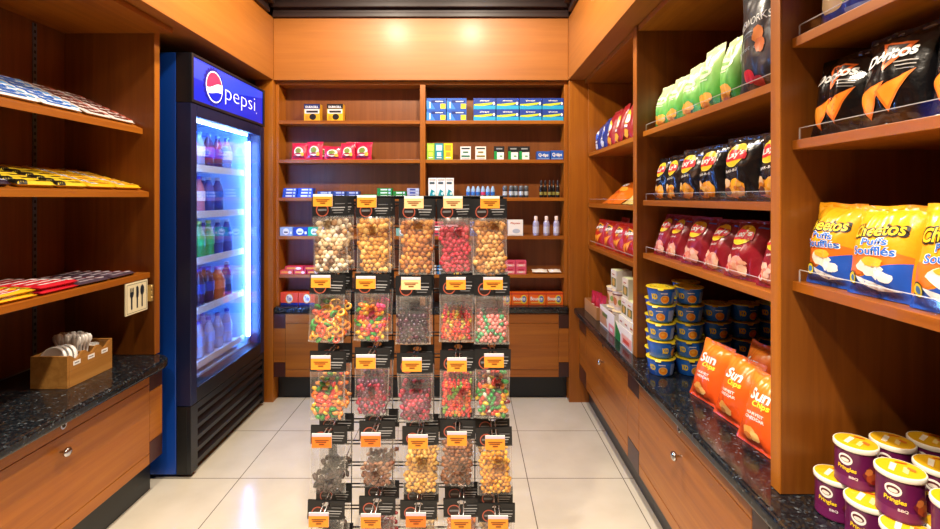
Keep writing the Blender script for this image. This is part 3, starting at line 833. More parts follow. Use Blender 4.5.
for (rw, ci), (x, y, z) in HOOK.items():
    kind = CONT[rw, ci][0]
    zz = z-.003
    bg = make_pouch(f'front hanging bag of {kind}, rack {RWN[rw]} row', (rw, ci), x, y+.075+(.012 if ci % 2 else -.010), zz, rw*10+ci, False, rn.uniform(-.035, .035))
    dup(bg, (x+rn.uniform(-.001, .001), y+.150+(.012 if ci % 2 else -.010), zz), label=f'hanging bag of {kind} behind its twin, rack {RWN[rw]} row')

# ================================================================== cartons and small goods on the back shelves
def carton(label, cat, group, x0, x1, z, h, d, m, ops, y=None, name='carton', rz=0.):
    W = x1-x0; yf = 3.034 if y is None else y
    mb = MB(); mb.box(-W/2, 0, 0, W/2, d, h, m)
    stamp(mb, ops, W, h, lambda u, v, off: (u, -off, v))
    o = mb.build(name, None); o.location = ((x0+x1)/2, yf, z+.0006); o.rotation_euler = (0, 0, rz)
    return tag(o, label, cat, group)
def bpx(p, y=3.034): return (p-469)*y/470
def PXH(p): return p*.00645
def U(c): return ink(c)
# batteries
for i, (a, b) in enumerate(((304, 320), (327, 343))):
    carton(('slim' if i == 0 else 'wide')+' yellow and black battery pack on the top back shelf', 'battery pack', 'battery packs on the top back shelf', bpx(a), bpx(b), BZ[0], PXH(16.5), .05,
           card('#e0a51e' if i == 0 else '#eeb41e'), [('rect', -1, .70, 1, 1.0, U('#15151b' if i else '#1c2a5c')), ('rect', -.9, .42, .9, .68, U('#e8e4da')), ('txt', 'DURACELL', 0, .82, 1.6, .13, U('#f0f0f0'), .03),
            ('rect', -.7, .47, .75, .60, U('#2a2422')), ('ell', .1, .22, .42, .18, U('#201a16')), ('rect', -.8, .05, -.4, .3, U('#c88c1c'))], name='battery_pack')
# red candy bags on the second shelf
RED = foil('#d2173f'); 
def candy_bag(i, xc, w, h, rz, y, lab):
    return chip_bag(lab, 'red candy bags on the back shelf', (bpx(xc), y, BZ[1]+.001), rz, .16, PXH(w), PXH(h), .012, RED,
        [('ell', -.05, .48, .62, .27, U('#f3e4c8')), ('ell', -.1, .52, .40, .16, U('#7a8a2c')), ('rect', -.5, .30, .4, .38, U('#a5182f')), ('ell', .45, .3, .22, .12, U('#f0b43a')), ('rect', -.75, .12, .7, .2, U('#6a1030'))], [], 50+i, name='candy_bag', cat='candy bag')
for i, (xc, w, h, rz, y, lab) in enumerate(((298, 15, 17, .05, 3.052, 'red candy bag at the cooler end of the second back shelf'), (313.5, 16.5, 18.5, -.03, 3.052, 'tall red candy bag, second from the cooler on the back shelf'),
        (321, 11, 15, .1, 3.085, 'red candy bag half hidden behind two others on the back shelf'), (332, 18, 13.5, .0, 3.050, 'short red candy bag slumped at the middle of its row on the back shelf'),
        (347, 14.5, 17, .04, 3.052, 'red candy bag fourth along the front of its row on the back shelf'), (362, 19, 18, -.25, 3.058, 'slanting red candy bag ending the row on the back shelf'), (352, 16, 19, .2, 3.093, 'red candy bag peeking over the end of its row on the back shelf'))):
    candy_bag(i, xc, w, h, rz, y, lab)
# gum packs on the third shelf
def pack(label, group, xa, xb, z, h, m, y=3.04, d=.05, band='#e8eef6', cat='gum pack', name='gum_pack', mark='#c8d8f0'):
    return carton(label, cat, group, bpx(xa), bpx(xb), z, h, d, m, [('rect', -.55, .25, .35, .75, U(band)), ('rect', .5, .2, .8, .8, U(mark))], y, name)
BL = card('#1648b8'); 
for c, (xa, xb) in enumerate(((282, 296), (297, 312))):
    for l in range(3):
        pack(f'blue gum pack, layer {ORD[l]} from the shelf in the stack {"by the cooler" if c == 0 else "one over from the cooler"}', 'blue gum packs on the third back shelf', xa+l*.5, xb+l*.4, BZ[2]+l*.0203, .0195, BL)
for c, (xa, xb) in enumerate(((317, 332), (333, 345), (346, 359))):
    for l in range(2):
        pack(f'navy and silver gum pack, {["lower", "upper"][l]} of the {ORD[c]} pile past the blue gum', 'navy gum packs on the third back shelf', xa, xb, BZ[2]+l*.0203, .0195, card('#2c4a8c'), band='#b8c2d2')
for c, (xa, xb, n) in enumerate(((363, 376, 1), (377, 392, 3), (393, 406, 2))):
    for l in range(n):
        pack(f'green gum pack, layer {ORD[l]} of the {ORD[c]} green pile on the third back shelf', 'green gum packs on the third back shelf', xa, xb, BZ[2]+l*.0203, .0195, card('#0f8a3c'), band='#d8f0dc')
for l in range(3):
    pack(f'pale silver gum pack, layer {ORD[l]} beside the shelf divider', 'silver gum packs by the shelf divider', 407, 419, BZ[2]+l*.0203, .0195, card('#aab4d4'), band='#3a4a9c')
# fourth shelf, cooler end: white and green packets
for i, (a, b, c1, c2) in enumerate(((280, 292.5, '#9ab4d8', '#eef2f8'), (293, 307.5, '#1c3c9c', '#e8ecf4'), (308, 321, '#18b07c', '#e8f6f0'), (322, 335, '#d8c8e0', '#a02848'), (336, 350, '#c8d4dc', '#26467c'), (396, 410, '#7ab0a0', '#e8eef0'))):
    carton(['pale blue packet with a white oval', 'dark blue packet with a white oval', 'sea-green packet with a white oval', 'lilac packet with a crimson oval', 'grey packet with a navy oval', 'grey-green packet with a white oval'][i]+' on the fourth back shelf',
           'medicine packet', 'medicine packets on the fourth back shelf', bpx(a), bpx(b), BZ[3], PXH(8.6), .05, card(c1), [('ell', -.05, .5, .5, .38, U(c2)), ('rect', -.35, .36, .25, .5, U('#2a2c44')), ('rect', .6, .2, .9, .5, U('#f0f0f4'))], name='medicine_packet')
# fifth shelf, cooler end: red sweets packets
for i, (a, b, l, c) in enumerate(((280, 293, 0, '#e8503c'), (294, 306, 0, '#d82a3c'), (307, 319, 0, '#c8203a'), (285, 303, 1, '#d83040'), (304, 320, 1, '#b81c34'))):
    carton(f'red sweets packet, {ORD[i % 3] if i < 3 else ORD[i-3]} in the {"lower" if l == 0 else "upper"} layer on the fifth back shelf', 'sweets packet', 'red sweets packets on the fifth back shelf', bpx(a), bpx(b), BZ[4]+l*.0255, .025, .06, card(c),
           [('rect', -.8, .3, .2, .75, U('#f2a83c')), ('ell', .5, .5, .3, .35, U('#f6d8c8'))], name='sweets_packet')
# laundry boxes
for i, (a, b) in enumerate(((280.6, 298), (298.6, 315))):
    carton(('orange laundry soap box with round target mark, '+['nearest the cooler', 'half behind the hanging snack bags'][i]), 'laundry soap box', 'laundry soap boxes on the back worktop', bpx(a, 3.05), bpx(b, 3.05), CT, PXH(12.5), .07, card('#ea4a1e'),
           [('rect', -1, 0, 1, .18, U('#1c2f8c')), ('ell', .0, .52, .44, .40, U('#f5b32a')), ('ell', .0, .52, .37, .33, U('#f4f2ee')), ('txt', 'Tide', 0, .52, .55, .34, U('#1c2f8c'), .02)], 3.05, 'laundry_box')
for i, (a, b) in enumerate(((497, 511.5), (512, 528.5), (529.2, 545.8), (546.4, 563.0))):
    carton(['orange dryer sheet box partly hidden by the snack rack', 'orange dryer sheet box first clear of the snack rack', 'orange dryer sheet box in the middle of the visible three', 'orange dryer sheet box beside the corner post'][i], 'dryer sheet box', 'dryer sheet boxes on the back worktop', bpx(a, 3.05), bpx(b, 3.05), CT, PXH(12.5), .07, card('#ea6618'),
           [('rect', -1, .84, 1, 1, U('#c8401c')), ('ell', .42, .45, .40, .36, U('#e8d23c')), ('ell', .46, .47, .28, .26, U('#5a6ea8')), ('txt', 'Bounce', -.12, .52, 1.45, .30, U('#f8f6f0'), .02), ('rect', -.8, .14, .2, .24, U('#f2b050'))], 3.05, 'dryer_sheet_box')
# right half, top shelf: blue hygiene cartons, two layers
for c, (a, b) in enumerate(((426.6, 446), (446.8, 466.5))):
    for l in range(2):
        carton(f'blue tampon carton with a yellow corner, {["lower", "upper"][l]} of the stack {["against the divider", "one over from the divider"][c]}', 'tampon carton', 'blue tampon cartons on the top back shelf', bpx(a), bpx(b), BZ[0]+l*PXH(11.2), PXH(11.1), .07, card('#1d55b8'),
               [('poly', [(-1, 0), (-.1, 0), (-.5, .6), (-1, .8)], U('#3f8ae0')), ('rect', .42, .05, .95, .5, U('#e8d63a')), ('rect', -.5, .6, .8, .8, U('#1a2f7c')), ('rect', -.1, .66, .7, .74, U('#e0e8f4')), ('rect', -.72, .1, -.6, .66, U('#dfeaf6'))], name='tampon_carton')
for c, (a, b) in enumerate(((473.5, 495.6), (496.4, 518.8), (519.6, 541.6), (542.4, 563.4))):
    for l in range(2):
        carton(f'blue-green pads carton with a yellow swoosh, {["lower", "upper"][l]} in the {ORD[c]} stack from the tampon cartons', 'pads carton', 'blue-green pads cartons on the top back shelf', bpx(a), bpx(b), BZ[0]+l*PXH(11.2), PXH(11.1), .07, card('#1a3f9c'),
               [('rect', -1, 0, 1, .34, U('#2aa8d8')), ('poly', [(-.95, .34), (-.2, .30), (.6, .42), (.95, .62), (.5, .60), (-.2, .52), (-.95, .46)], U('#c8d63a')), ('poly', [(-.6, .40), (.4, .44), (.2, .48), (-.6, .46)], U('#f0e83a')), ('txt', 'always', .0, .76, .85, .18, U('#f0f4fa'), .02), ('ell', .84, .52, .1, .14, U('#f6f6f6'))], name='pads_carton')
# second shelf
for i, (a, b, c1, c2) in enumerate(((427, 434.5, '#9ccc3c', '#e8e45c'), (434.9, 443.4, '#1c8f9c', '#c8ecec'), (443.8, 452.6, '#e8dc1e', '#f0a030'))):
    carton(['lime green remedy box against the divider', 'teal remedy box between the green and yellow ones', 'bright yellow remedy box on the second back shelf'][i], 'remedy box', None, bpx(a), bpx(b), BZ[1], PXH(16.2), .05, card(c1),
           [('rect', -.7, .55, .7, .9, U(c2)), ('rect', -.5, .2, .5, .45, U(c2)), ('rect', -.6, .08, .6, .14, U('#f0f4f0'))], name='remedy_box')
for i, (a, b, c1, c2) in enumerate(((460.4, 470.8, '#eef0ec', '#3f7a62'), (475.4, 486, '#f2f0e4', '#8a7a3c'))):
    carton(['small white box with green bars on the second back shelf', 'small white box with olive bars on the second back shelf'][i], 'remedy box', None, bpx(a), bpx(b), BZ[1], PXH(13), .04, card(c1),
           [('rect', -.8, .78, .8, .9, U('#30343a')), ('rect', -.8, .18, .8, .32, U(c2)), ('rect', -.5, .5, .5, .62, U(c2)), ('rect', -.8, .04, .8, .1, U('#b8bcc0'))], name='remedy_box')
for i, (a, b) in enumerate(((494.2, 504.4), (508.2, 518.6), (519.2, 529.8))):
    carton(['black, green and white box standing alone on the second back shelf', 'black, green and white box, middle of the three on the second back shelf', 'black, green and white box of the close pair, beside the swab boxes'][i], 'remedy box', 'black and green boxes on the second back shelf', bpx(a), bpx(b), BZ[1], PXH(13.2), .04, card('#17191c'),
           [('rect', -1, 0, -.45, .62, U('#1e9a4a')), ('rect', -.45, 0, .9, .55, U('#f2f4f2')), ('rect', .1, .2, .6, .3, U('#3f9c5c')), ('rect', -.6, .76, .6, .86, U('#9aa0a2'))], name='remedy_box')
for i, (a, b) in enumerate(((537, 549.8), (550.8, 563.4))):
    carton(['blue cotton swab box beside the black and green boxes', 'blue cotton swab box at the corner post end of its shelf'][i], 'cotton swab box', 'cotton swab boxes on the second back shelf', bpx(a), bpx(b), BZ[1], PXH(8.2+i*.8), .06, card('#2a5cb8'),
           [('txt', 'Q-tips', 0, .5, 1.55, .5, U('#f4f6fa'), .03), ('rect', -.9, .06, .9, .14, U('#8ab0e0'))], name='swab_box')
# third shelf
for c, (a, b) in enumerate(((428.4, 436.6), (437, 445.2), (445.6, 453.8))):
    carton(f'white and teal paste box, {ORD[c]} of three from the divider on the third back shelf', 'toothpaste box', 'white and teal boxes on the third back shelf', bpx(a), bpx(b), BZ[2], PXH(19.5), .05, card('#eef2f2'),
           [('rect', -.7, .68, .5, .80, U('#4a5a60')), ('poly', [(-.8, .05), (.8, .05), (.5, .32), (-.3, .42)], U('#1c9aa8')), ('rect', -.8, .86, .8, .94, U('#c8c4b8')), ('ell', .3, .2, .3, .08, U('#c8eef0'))], name='toothpaste_box')
for i in range(6):
    a = 466+i*4.9
    o = MB(); w = PXH(2.2)
    o.lathe([(w*.75, 0), (w*.8, .012), (w, .014), (w*.95, .05), (w*.4, .073)], mat('#9cc0ea', .3), 12)
    t = thing('travel_tube', f'small pale blue travel tube, {ORD[i]} of six from the paste boxes', 'toiletry tube', (bpx(a+2.4), 3.052, BZ[2]+.0006), 0, 0, 'pale blue travel tubes on the third back shelf')
    o.build('tube', t)
    k = MB(); k.lathe([(w*1.02, .015), (w*1.04, .03), (w*1.0, .036)], mat(['#2a6cc8', '#3a78d0', '#2a6cc8', '#c83a6a', '#3a78d0', '#2a6cc8'][i], .4), 12, cap0=False, cap1=False); k.build('printed_band', t)
for i, px in enumerate((505.2, 511.4, 516.2, 521.4, 526.8)):
    t = thing('deodorant_stick', f'dark grey deodorant stick with pale label, {ORD[i]} of five beside the black bottles', 'deodorant', (bpx(px), 3.05+(.02 if i in (2, 4) else 0), BZ[2]+.0006), 0, 0, 'deodorant sticks on the third back shelf')
    b = MB(); b.lathe([(.014, 0), (.0155, .005), (.0155, .05)], mat('#3a4250', .35), 14); b.build('body', t)
    k = MB(); k.lathe([(.0150, .0505), (.0155, .055), (.0150, .072), (.010, .077)], mat('#5a636e', .3), 14); k.build('cap', t)
    k = MB(); k.lathe([(.0158, .014), (.0158, .040)], mat('#b8c8da', .4), 14, cap0=False, cap1=False); k.build('paper_label', t)
for i, px in enumerate((541.6, 545.9, 550.2, 554.3, 558.2)):
    t = thing('lotion_bottle', f'slim black bottle with a dull gold label, {ORD[i]} of five from the deodorant sticks', 'bottle', (bpx(px), 3.048+(.012 if i % 2 else 0), BZ[2]+.0006), 0, 0, 'slim black bottles on the third back shelf')
    b = MB(); b.lathe([(.011, 0), (.0125, .004), (.0125, .068), (.007, .078)], mat('#15151a', .25), 14); b.build('bottle', t)
    k = MB(); k.lathe([(.0068, .0785), (.0068, .106), (.004, .111)], mat('#26262c', .3), 12); k.build('cap', t)
    k = MB(); k.lathe([(.0127, .016), (.0127, .036)], mat('#8a8442', .4), 14, cap0=False, cap1=False); k.build('paper_label', t)
# fourth shelf
carton('white wipes pack with red lettering beside the three clear bottles', 'wipes pack', None, bpx(508), bpx(523), BZ[3], PXH(16), .05, card('#f2f0ee'), [('txt', 'Playtex', 0, .78, 1.3, .14, U('#c83a34'), .02), ('ell', .1, .3, .5, .14, U('#b8c4d4')), ('rect', -.9, .02, .9, .08, U('#d8d8da'))], name='wipes_pack')
for i, px in enumerate((536.4, 547, 557)):
    t = thing('lotion_bottle', f'clear lavender bottle with pale pink cap, {ORD[i]} of three from the white wipes pack', 'bottle', (bpx(px), 3.055, BZ[3]+.0006), 0, 0, 'clear lavender bottles on the fourth back shelf')
    b = MB(); b.lathe([(.018, 0), (.0205, .005), (.0205, .078), (.017, .092), (.010, .099)], mat('#a8a6c8', .15, coat=.4), 16); b.build('bottle', t)
    k = MB(); k.lathe([(.0115, .0995), (.0115, .124), (.0095, .127)], mat('#f0dcd6', .4), 14); k.build('cap', t)
    k = MB(); k.lathe([(.0208, .018), (.0208, .060)], mat('#c4c6dc', .4), 16, cap0=False, cap1=False); k.build('paper_label', t)
for i, (a, b, c1, h) in enumerate(((432, 443, '#d8485c', 14), (446, 458, '#e8a8b0', 12), (470, 478, '#2a58b0', 14), (480, 490, '#c8ccd4', 13))):
    carton(['crimson box', 'pale pink box', 'royal blue box', 'light grey box'][i]+' on the fourth back shelf, behind the hanging popcorn bags', 'remedy box', None, bpx(a), bpx(b), BZ[3], PXH(h), .05, card(c1), [('rect', -.7, .4, .7, .7, U('#f2f0f0')), ('rect', -.6, .1, .4, .2, U('#40404c'))], name='remedy_box')
# fifth shelf
for c, (a, b) in enumerate(((494.5, 504.6), (505, 515.4), (515.8, 526.4))):
    for l in range(2):
        carton(f'pink soap box, {["lower", "upper"][l]} of the {ORD[c]} stack beside the snack rack', 'soap box', 'pink soap boxes on the fifth back shelf', bpx(a), bpx(b), BZ[4]+l*PXH(6.8), PXH(6.7), .05, card('#d8506c'), [('rect', -.8, .15, .8, .5, U('#f0a8a8')), ('rect', -.5, .6, .5, .8, U('#b82848')), ('rect', -.4, .25, .3, .4, U('#f6e4d8'))], name='soap_box')
for i, (a, b) in enumerate(((532.5, 548), (549.5, 562))):
    t = MB(); W = bpx(b)-bpx(a); S, fn = bag_surf(W, .055, .010, 80+i, 1.2); bag_body(t, S, card('#efe9e2'), 12, 14); o = t.build('tissue_pack', None)
    o.rotation_euler = (-PI/2+.2, 0, .1*(i-.5)); o.location = ((bpx(a)+bpx(b))/2, 3.045, BZ[4]+.012)
    tag(o, ['crumpled white tissue pack lying near the pink soap boxes', 'crumpled white tissue pack lying by the corner post'][i], 'tissue pack', 'white tissue packs on the fifth back shelf')
for i, (a, b, c) in enumerate(((437, 448, '#2a7ab8'), (449, 460, '#e8c83a'), (428, 436, '#d8d4cc'))):
    carton(['blue', 'yellow', 'white'][i]+' flat box on the fifth back shelf between the hanging bags', 'remedy box', None, bpx(a), bpx(b), BZ[4], PXH(8), .05, card(c), [('rect', -.7, .4, .7, .7, U('#f2f0f0'))], name='remedy_box')
# ================================================================== candy bars on the slanted shelves
def bar_mesh(L, Wd, T, m, ops, seed, endm=None):
    """A flat wrapped bar: length along x, depth along y, front edge at y=0, print on the top; crimped ends."""
    mb = MB(); nu, nv = 12, 5; rnd = random.Random(seed); o = Vector((seed*1.9, 3.1, seed*.7))
    def top(u, v):
        e = 1-abs(u)**14; f = (1-abs(v)**4)**.5 if abs(v) < 1 else 0.
        k = max(.12, min(1., (1-abs(u))/.14)) if abs(u) < 1 else .12
        return T*.5 + T*.5*f*k*(1+.12*noise.noise(Vector((u*4, v*2, 0))+o))
    def bot(u, v):
        k = max(.12, min(1., (1-abs(u))/.14)) if abs(u) < 1 else .12
        f = (1-abs(v)**6)**.5 if abs(v) < 1 else 0.
        return T*.5 - T*.5*f*k
    for fn, flip in ((top, False), (bot, True)):
        vs = [(L/2*u, Wd/2+Wd/2*v, fn(u, v)) for v in [-1+2*j/nv for j in range(nv+1)] for u in [-1+2*i/nu for i in range(nu+1)]]
        fs = []
        for j in range(nv):
            for i in range(nu):
                a = j*(nu+1)+i; q = (a, a+1, a+nu+2, a+nu+1); fs.append(q[::-1] if flip else q)
        mb.add(vs, fs, m, True)
    stamp(mb, ops, L, Wd, lambda x, z, off: (x, z, top(x/(L/2), (z-Wd/2)/(Wd/2))+off), .012)
    return mb
def stack_bars(prefix, cat, group, xf, slope, z0, col, rows, L, Wd, T, specs, layers=1, step=None, name='candy_bar'):
    """col = (y0, y1) along the shelf; rows step back and up the slanted shelf."""
    step = step or Wd*.92
    a = math.atan(slope); proto = {}
    for rw in range(rows):
        for l in range(layers):
            sp = specs(rw, l)
            key = sp[0]
            lab = f'{sp[0]}, {ORD[rw]} row, {prefix}' + (f', {["lower", "upper"][l]} layer' if layers > 1 else '')
            d = .012+rw*step
            # point on the slope, and the normal lift per layer
            x = xf - d*math.cos(a) - (-math.sin(a))*(.0015+l*(T+.0008))*0 ; z = z0 + d*math.sin(a)
            nx, nz = math.sin(a), math.cos(a)
            lift = .0012+l*(T+.0012)
            loc = (x+nx*lift, (col[0]+col[1])/2+random.uniform(-.006, .006), z+nz*lift)
            if key not in proto:
                o = bar_mesh(L, Wd, T, sp[1], sp[2], rw+len(key)).build(name, None)
                proto[key] = o
            else:
                o = proto[key].copy(); COL.objects.link(o)
            o.rotation_euler = (a, 0, PI/2+random.uniform(-.05, .05))
            o.location = loc; tag(o, lab, cat, group)
WB = foil('#e6ebf2', .3); PB = foil('#4a2038', .3); BRN = foil('#d8d0ce', .3); YEL = foil('#e8b41c', .3); YB = foil('#e4c832', .3); DKP = foil('#2a1c34', .3); RDW = foil('#c81f30', .3); SIL = foil('#4a3a4a', .3); RYL = foil('#e8b020', .3)
s_wb = lambda rw, l: ('white bar with blue lettering', WB, [('rect', -.80, .12, .45, .88, ink('#1b66cc')), ('rect', -.62, .30, .25, .62, ink('#e8eef8')), ('rect', -.4, .38, .1, .54, ink('#1b4fb0')), ('rect', .55, .2, .85, .8, ink('#5aa0e4'))])
s_pb = lambda rw, l: ('purple-brown bar' if rw == 0 else 'white bar with blue lettering', PB if rw == 0 else WB, [('rect', -.7, .3, .6, .6, ink('#8a5a8a'))] if rw == 0 else s_wb(rw, l)[2])
s_br = lambda rw, l: ('silver bar with brown and red lettering', BRN, [('rect', -.8, .12, .45, .88, ink('#6a2f26')), ('rect', -.55, .35, .2, .6, ink('#e4dcd8')), ('rect', .5, .2, .85, .8, ink('#b04a3a'))])
XT = -1.455
for i, (col, sp) in enumerate((((1.25, 1.43), s_pb), ((1.435, 1.61), s_pb), ((1.615, 1.785), s_wb), ((1.79, 1.925), s_br), ((1.93, 2.068), s_br))):
    rows = 7
    if i == 1: sp = s_wb
    if i == 0: sp = s_pb
    stack_bars(f'{ORD[i]} column on the top candy shelf', 'candy bar', 'candy bars on the top slanted shelf', XT, .47, 1.6122, col, rows, col[1]-col[0]-.006, .042, .017, sp)
s_dk = lambda rw, l: ('dark purple bar with white lettering', DKP, [('rect', -.7, .3, .5, .65, ink('#d8d8e8')), ('rect', .6, .2, .9, .8, ink('#b8bcd0'))])
s_yb = lambda rw, l: ('yellow and black bar', YB, [('poly', [(-1, 0), (-.5, 0), (-.2, 1), (-1, 1)], ink('#17130e')), ('rect', .1, .3, .8, .6, ink('#4a2a10'))])
s_ye = lambda rw, l: ('plain yellow bar with a barcode', YEL, [('rect', -.75, .15, -.3, .8, ink('#e8e6f0')), ('rect', -.65, .25, -.4, .7, ink('#3a3a48')), ('rect', 0, .3, .6, .6, ink('#c8781c')), ('rect', .3, .65, .8, .8, ink('#f2d878'))])
for i, (col, sp) in enumerate((((1.20, 1.335), s_dk), ((1.34, 1.48), s_dk), ((1.485, 1.63), s_yb), ((1.635, 1.773), s_yb), ((1.78, 1.915), s_ye), ((1.92, 2.06), s_ye))):
    stack_bars(f'{ORD[i]} column on the middle candy shelf', 'candy bar', 'candy bars on the middle slanted shelf', -1.425, .26, 1.3301, col, 7, col[1]-col[0]-.006, .044, .020, sp)
s_ry = lambda rw, l: ('yellow bar with red oval', RYL, [('ell', -.1, .5, .72, .40, ink('#f4f0e8')), ('ell', -.1, .5, .66, .32, ink('#d01c28')), ('rect', -.4, .42, .2, .58, ink('#f4f0e8')), ('rect', .7, .1, .95, .9, ink('#a8a020'))])
s_rw = lambda rw, l: ('red and white bar', RDW, [('rect', -.8, .35, .5, .62, ink('#f2eef0')), ('rect', .55, .2, .85, .8, ink('#f6e8ea'))])
s_si = lambda rw, l: ('dark maroon and silver bar', SIL, [('rect', -.8, .2, .1, .5, ink('#a8a0ac')), ('rect', -.1, .55, .8, .8, ink('#7a2030')), ('ell', .5, .35, .25, .2, ink('#c8c0c8'))])
for i, (col, sp) in enumerate((((1.18, 1.365), s_ry), ((1.37, 1.555), s_ry), ((1.56, 1.72), s_rw), ((1.725, 1.875), s_si), ((1.88, 2.02), s_si))):
    stack_bars(f'{ORD[i]} column on the bottom candy shelf', 'candy bar', 'candy bars on the bottom candy shelf', -1.414, 0., .972, col, 6, col[1]-col[0]-.006, .046, .016, sp, layers=2 if i < 3 else 1)

# ---- cutlery box on the worktop
cx0, cx1, cy0, cy1, cz, ch = -1.597, -1.461, 1.71, 1.925, CT+.0006, .117
bxo = thing('cutlery_box', 'wooden divided box with paper labels on the granite worktop holding lids and plastic cutlery', 'box', ((cx0+cx1)/2, (cy0+cy1)/2, cz))
w2, d2 = (cx1-cx0)/2, (cy1-cy0)/2
MB().box(-w2, -d2, 0, w2, d2, .006, WBOX).build('bottom_panel', bxo)
MB().box(-w2, -d2, .0061, w2, -d2+.008, ch, WBOX).build('end_panel', bxo, BV)
MB().box(-w2, d2-.008, .0061, w2, d2, ch+.004, WBOX).build('end_panel', bxo, BV)
MB().box(-w2, -d2+.0081, .0061, -w2+.008, d2-.0081, ch, WBOX).build('side_panel', bxo, BV)
sp = MB(); L = 2*(d2-.0081); n = 36; vs = []; fs = []      # notched long side
for i in range(n+1):
    t = i/n; k = (t*3) % 1; z = ch*(1-.0) - (.016*(1-math.sin(PI*min(1, k/.5))) if False else .020*max(0, math.sin(PI*(k))**2)*(1 if t < .999 else 0))
    for x in (w2-.008, w2): vs += [(x, -d2+.0081+L*t, .0061), (x, -d2+.0081+L*t, z)]
for i in range(n):
    a = 4*i; b = a+4
    fs += [(a, a+1, b+1, b), (a+2, b+2, b+3, a+3), (a+1, a+3, b+3, b+1), (a, b, b+2, a+2)]
fs += [(0, 2, 3, 1), (4*n, 4*n+1, 4*n+3, 4*n+2)]
sp.add(vs, fs, WBOX); sp.build('side_panel', bxo)
for k in (1, 2): MB().box(-w2+.0081, -d2+.008+L*k/3-.003, .0061, w2-.0081, -d2+.008+L*k/3+.003, ch-.004, WBOX).build('divider', bxo, BV)
for k in range(3):
    l = MB(); yc = -d2+.008+L*(k+.5)/3
    l.box(w2+.0001, yc-.016, ch-.042, w2+.0008, yc+.016, ch-.026, WHITE)
    l.box(w2+.0008, yc-.011, ch-.036, w2+.0010, yc+.010, ch-.032, ink('#8a8488')); l.build('paper_label', bxo)['label'] = 'small white paper label'
# lids standing on edge in the first compartment
PLS = mat('#f1efec', .3, coat=.3); bx_, by_ = (cx0+cx1)/2, (cy0+cy1)/2
def lid_proto(R=.046):
    mb = MB(); mb.lathe([(R*.2, .004), (R*.82, .004), (R*.88, .012), (R*.97, .012), (R, .006), (R, 0), (R*.96, 0), (R*.95, .008), (R*.9, .009)], PLS, 28, cap0=True, cap1=False)
    return mb.build('cup_lid', None)
lp = None
for i, (dx, dy, rz, rx, lab) in enumerate(((-.010, -.076, .08, 1.32, 'white cup lid leaning outermost at the closed corner of the wooden box'), (-.002, -.076, .05, 1.34, 'white cup lid in the middle of the wooden box front compartment'), (.008, -.076, -.05, 1.36, 'white cup lid showing its rim behind the other two in the wooden box'))):
    o = lid_proto() if i == 0 else lp.copy()
    if i == 0: lp = o
    else: COL.objects.link(o)
    o.location = (bx_+dx, by_+dy+.0015+.0158*i, cz+.095); o.rotation_euler = (rx, 0, rz); tag(o, lab, 'lid', 'white cup lids in the wooden box')
sc_ = MB(); sc_.lathe([(.006, 0), (.018, .006), (.024, .018), (.026, .034)], PLS, 24, cap0=True, cap1=False); o = sc_.build('plastic_cup', None); o.location = (bx_+.012, by_+.068, cz+.075); o.rotation_euler = (.1, 0, .9)
tag(o, 'small rounded white plastic cup in the rear compartment of the wooden box', 'cup')
def spoon(i):
    mb = MB(); rnd = random.Random(i)
    vs = []; fs = []; n = 12
    prof = [(0, .0035), (.02, .004), (.07, .0035), (.095, .004), (.105, .009), (.118, .014), (.130, .013), (.139, .006)]
    for z, hw in prof:
        c = .003*max(0, math.sin(PI*min(1, max(0, (z-.095)/.046))))
        for u in (-1, 0, 1): vs.append((hw*u, .0012-(c if u == 0 else 0), z))
        for u in (1, 0, -1): vs.append((hw*u, -.0006-(c if u == 0 else 0), z))
    for j in range(len(prof)-1):
        for k in range(6): fs.append((j*6+k, j*6+(k+1) % 6, (j+1)*6+(k+1) % 6, (j+1)*6+k))
    fs.append(tuple(range(5, -1, -1))); fs.append(tuple((len(prof)-1)*6+k for k in range(6)))
    mb.add(vs, fs, mat('#e9e4e0', .25, coat=.3), True); return mb.build('plastic_spoon', None)
spr = None; rs = random.Random(5)
for i in range(27):
    a, b = i % 9, i//9
    o = spoon(0) if i == 0 else spr.copy()
    if i == 0: spr = o
    else: COL.objects.link(o)
    o.location = (cx0+.028+a*.0090, by_-.018+b*.016, cz+.030+rs.uniform(-.003, .006)); o.rotation_euler = (rs.uniform(-.05, .0), (a-4)*.022, rs.uniform(-.25, .25))
    tag(o, 'white plastic spoon standing upright in the bunch at the middle of the wooden box', 'spoon', 'white plastic spoons in the wooden box')

# ---- cutlery sign under the bottom candy shelf
sy0, sy1, sz0, sz1 = 1.930, 2.062, .812, .945
sg = thing('cutlery_sign', 'square ivory sign with fork, knife and spoon hanging under the candy shelf', 'sign', (-1.41, (sy0+sy1)/2, sz0))
IV = card('#e6dcb8'); DK = ink('#1d2430'); W = sy1-sy0; H = sz1-sz0
mb = MB(); mb.box(-.006, -W/2, 0, 0, W/2, H, IV); mb.build('sign_plate', sg, BV)
fx = lambda u, v, off: (off, u, v)
mb = MB(); fr = .05
for q in (('rect', -.90, .05, .90, .062, DK), ('rect', -.90, .938, .90, .95, DK), ('rect', -.90, .05, -.876, .95, DK), ('rect', .876, .05, .90, .95, DK)): stamp(mb, [q], W, H, fx)
mb.build('border_line', sg)
mb = MB(); x = -.48
stamp(mb, [('rect', x-.07, .16, x+.07, .62, DK), ('ell', x, .62, .16, .10, DK), ('rect', x-.16, .62, x-.10, .84, DK), ('rect', x-.03, .62, x+.03, .84, DK), ('rect', x+.10, .62, x+.16, .84, DK)], W, H, fx); mb.build('fork_symbol', sg)
mb = MB(); x = .02
stamp(mb, [('rect', x-.06, .16, x+.06, .52, DK), ('poly', [(x-.10, .50), (x+.10, .50), (x+.13, .66), (x+.11, .80), (x, .87), (x-.10, .84)], DK)], W, H, fx); mb.build('knife_symbol', sg)
mb = MB(); x = .47
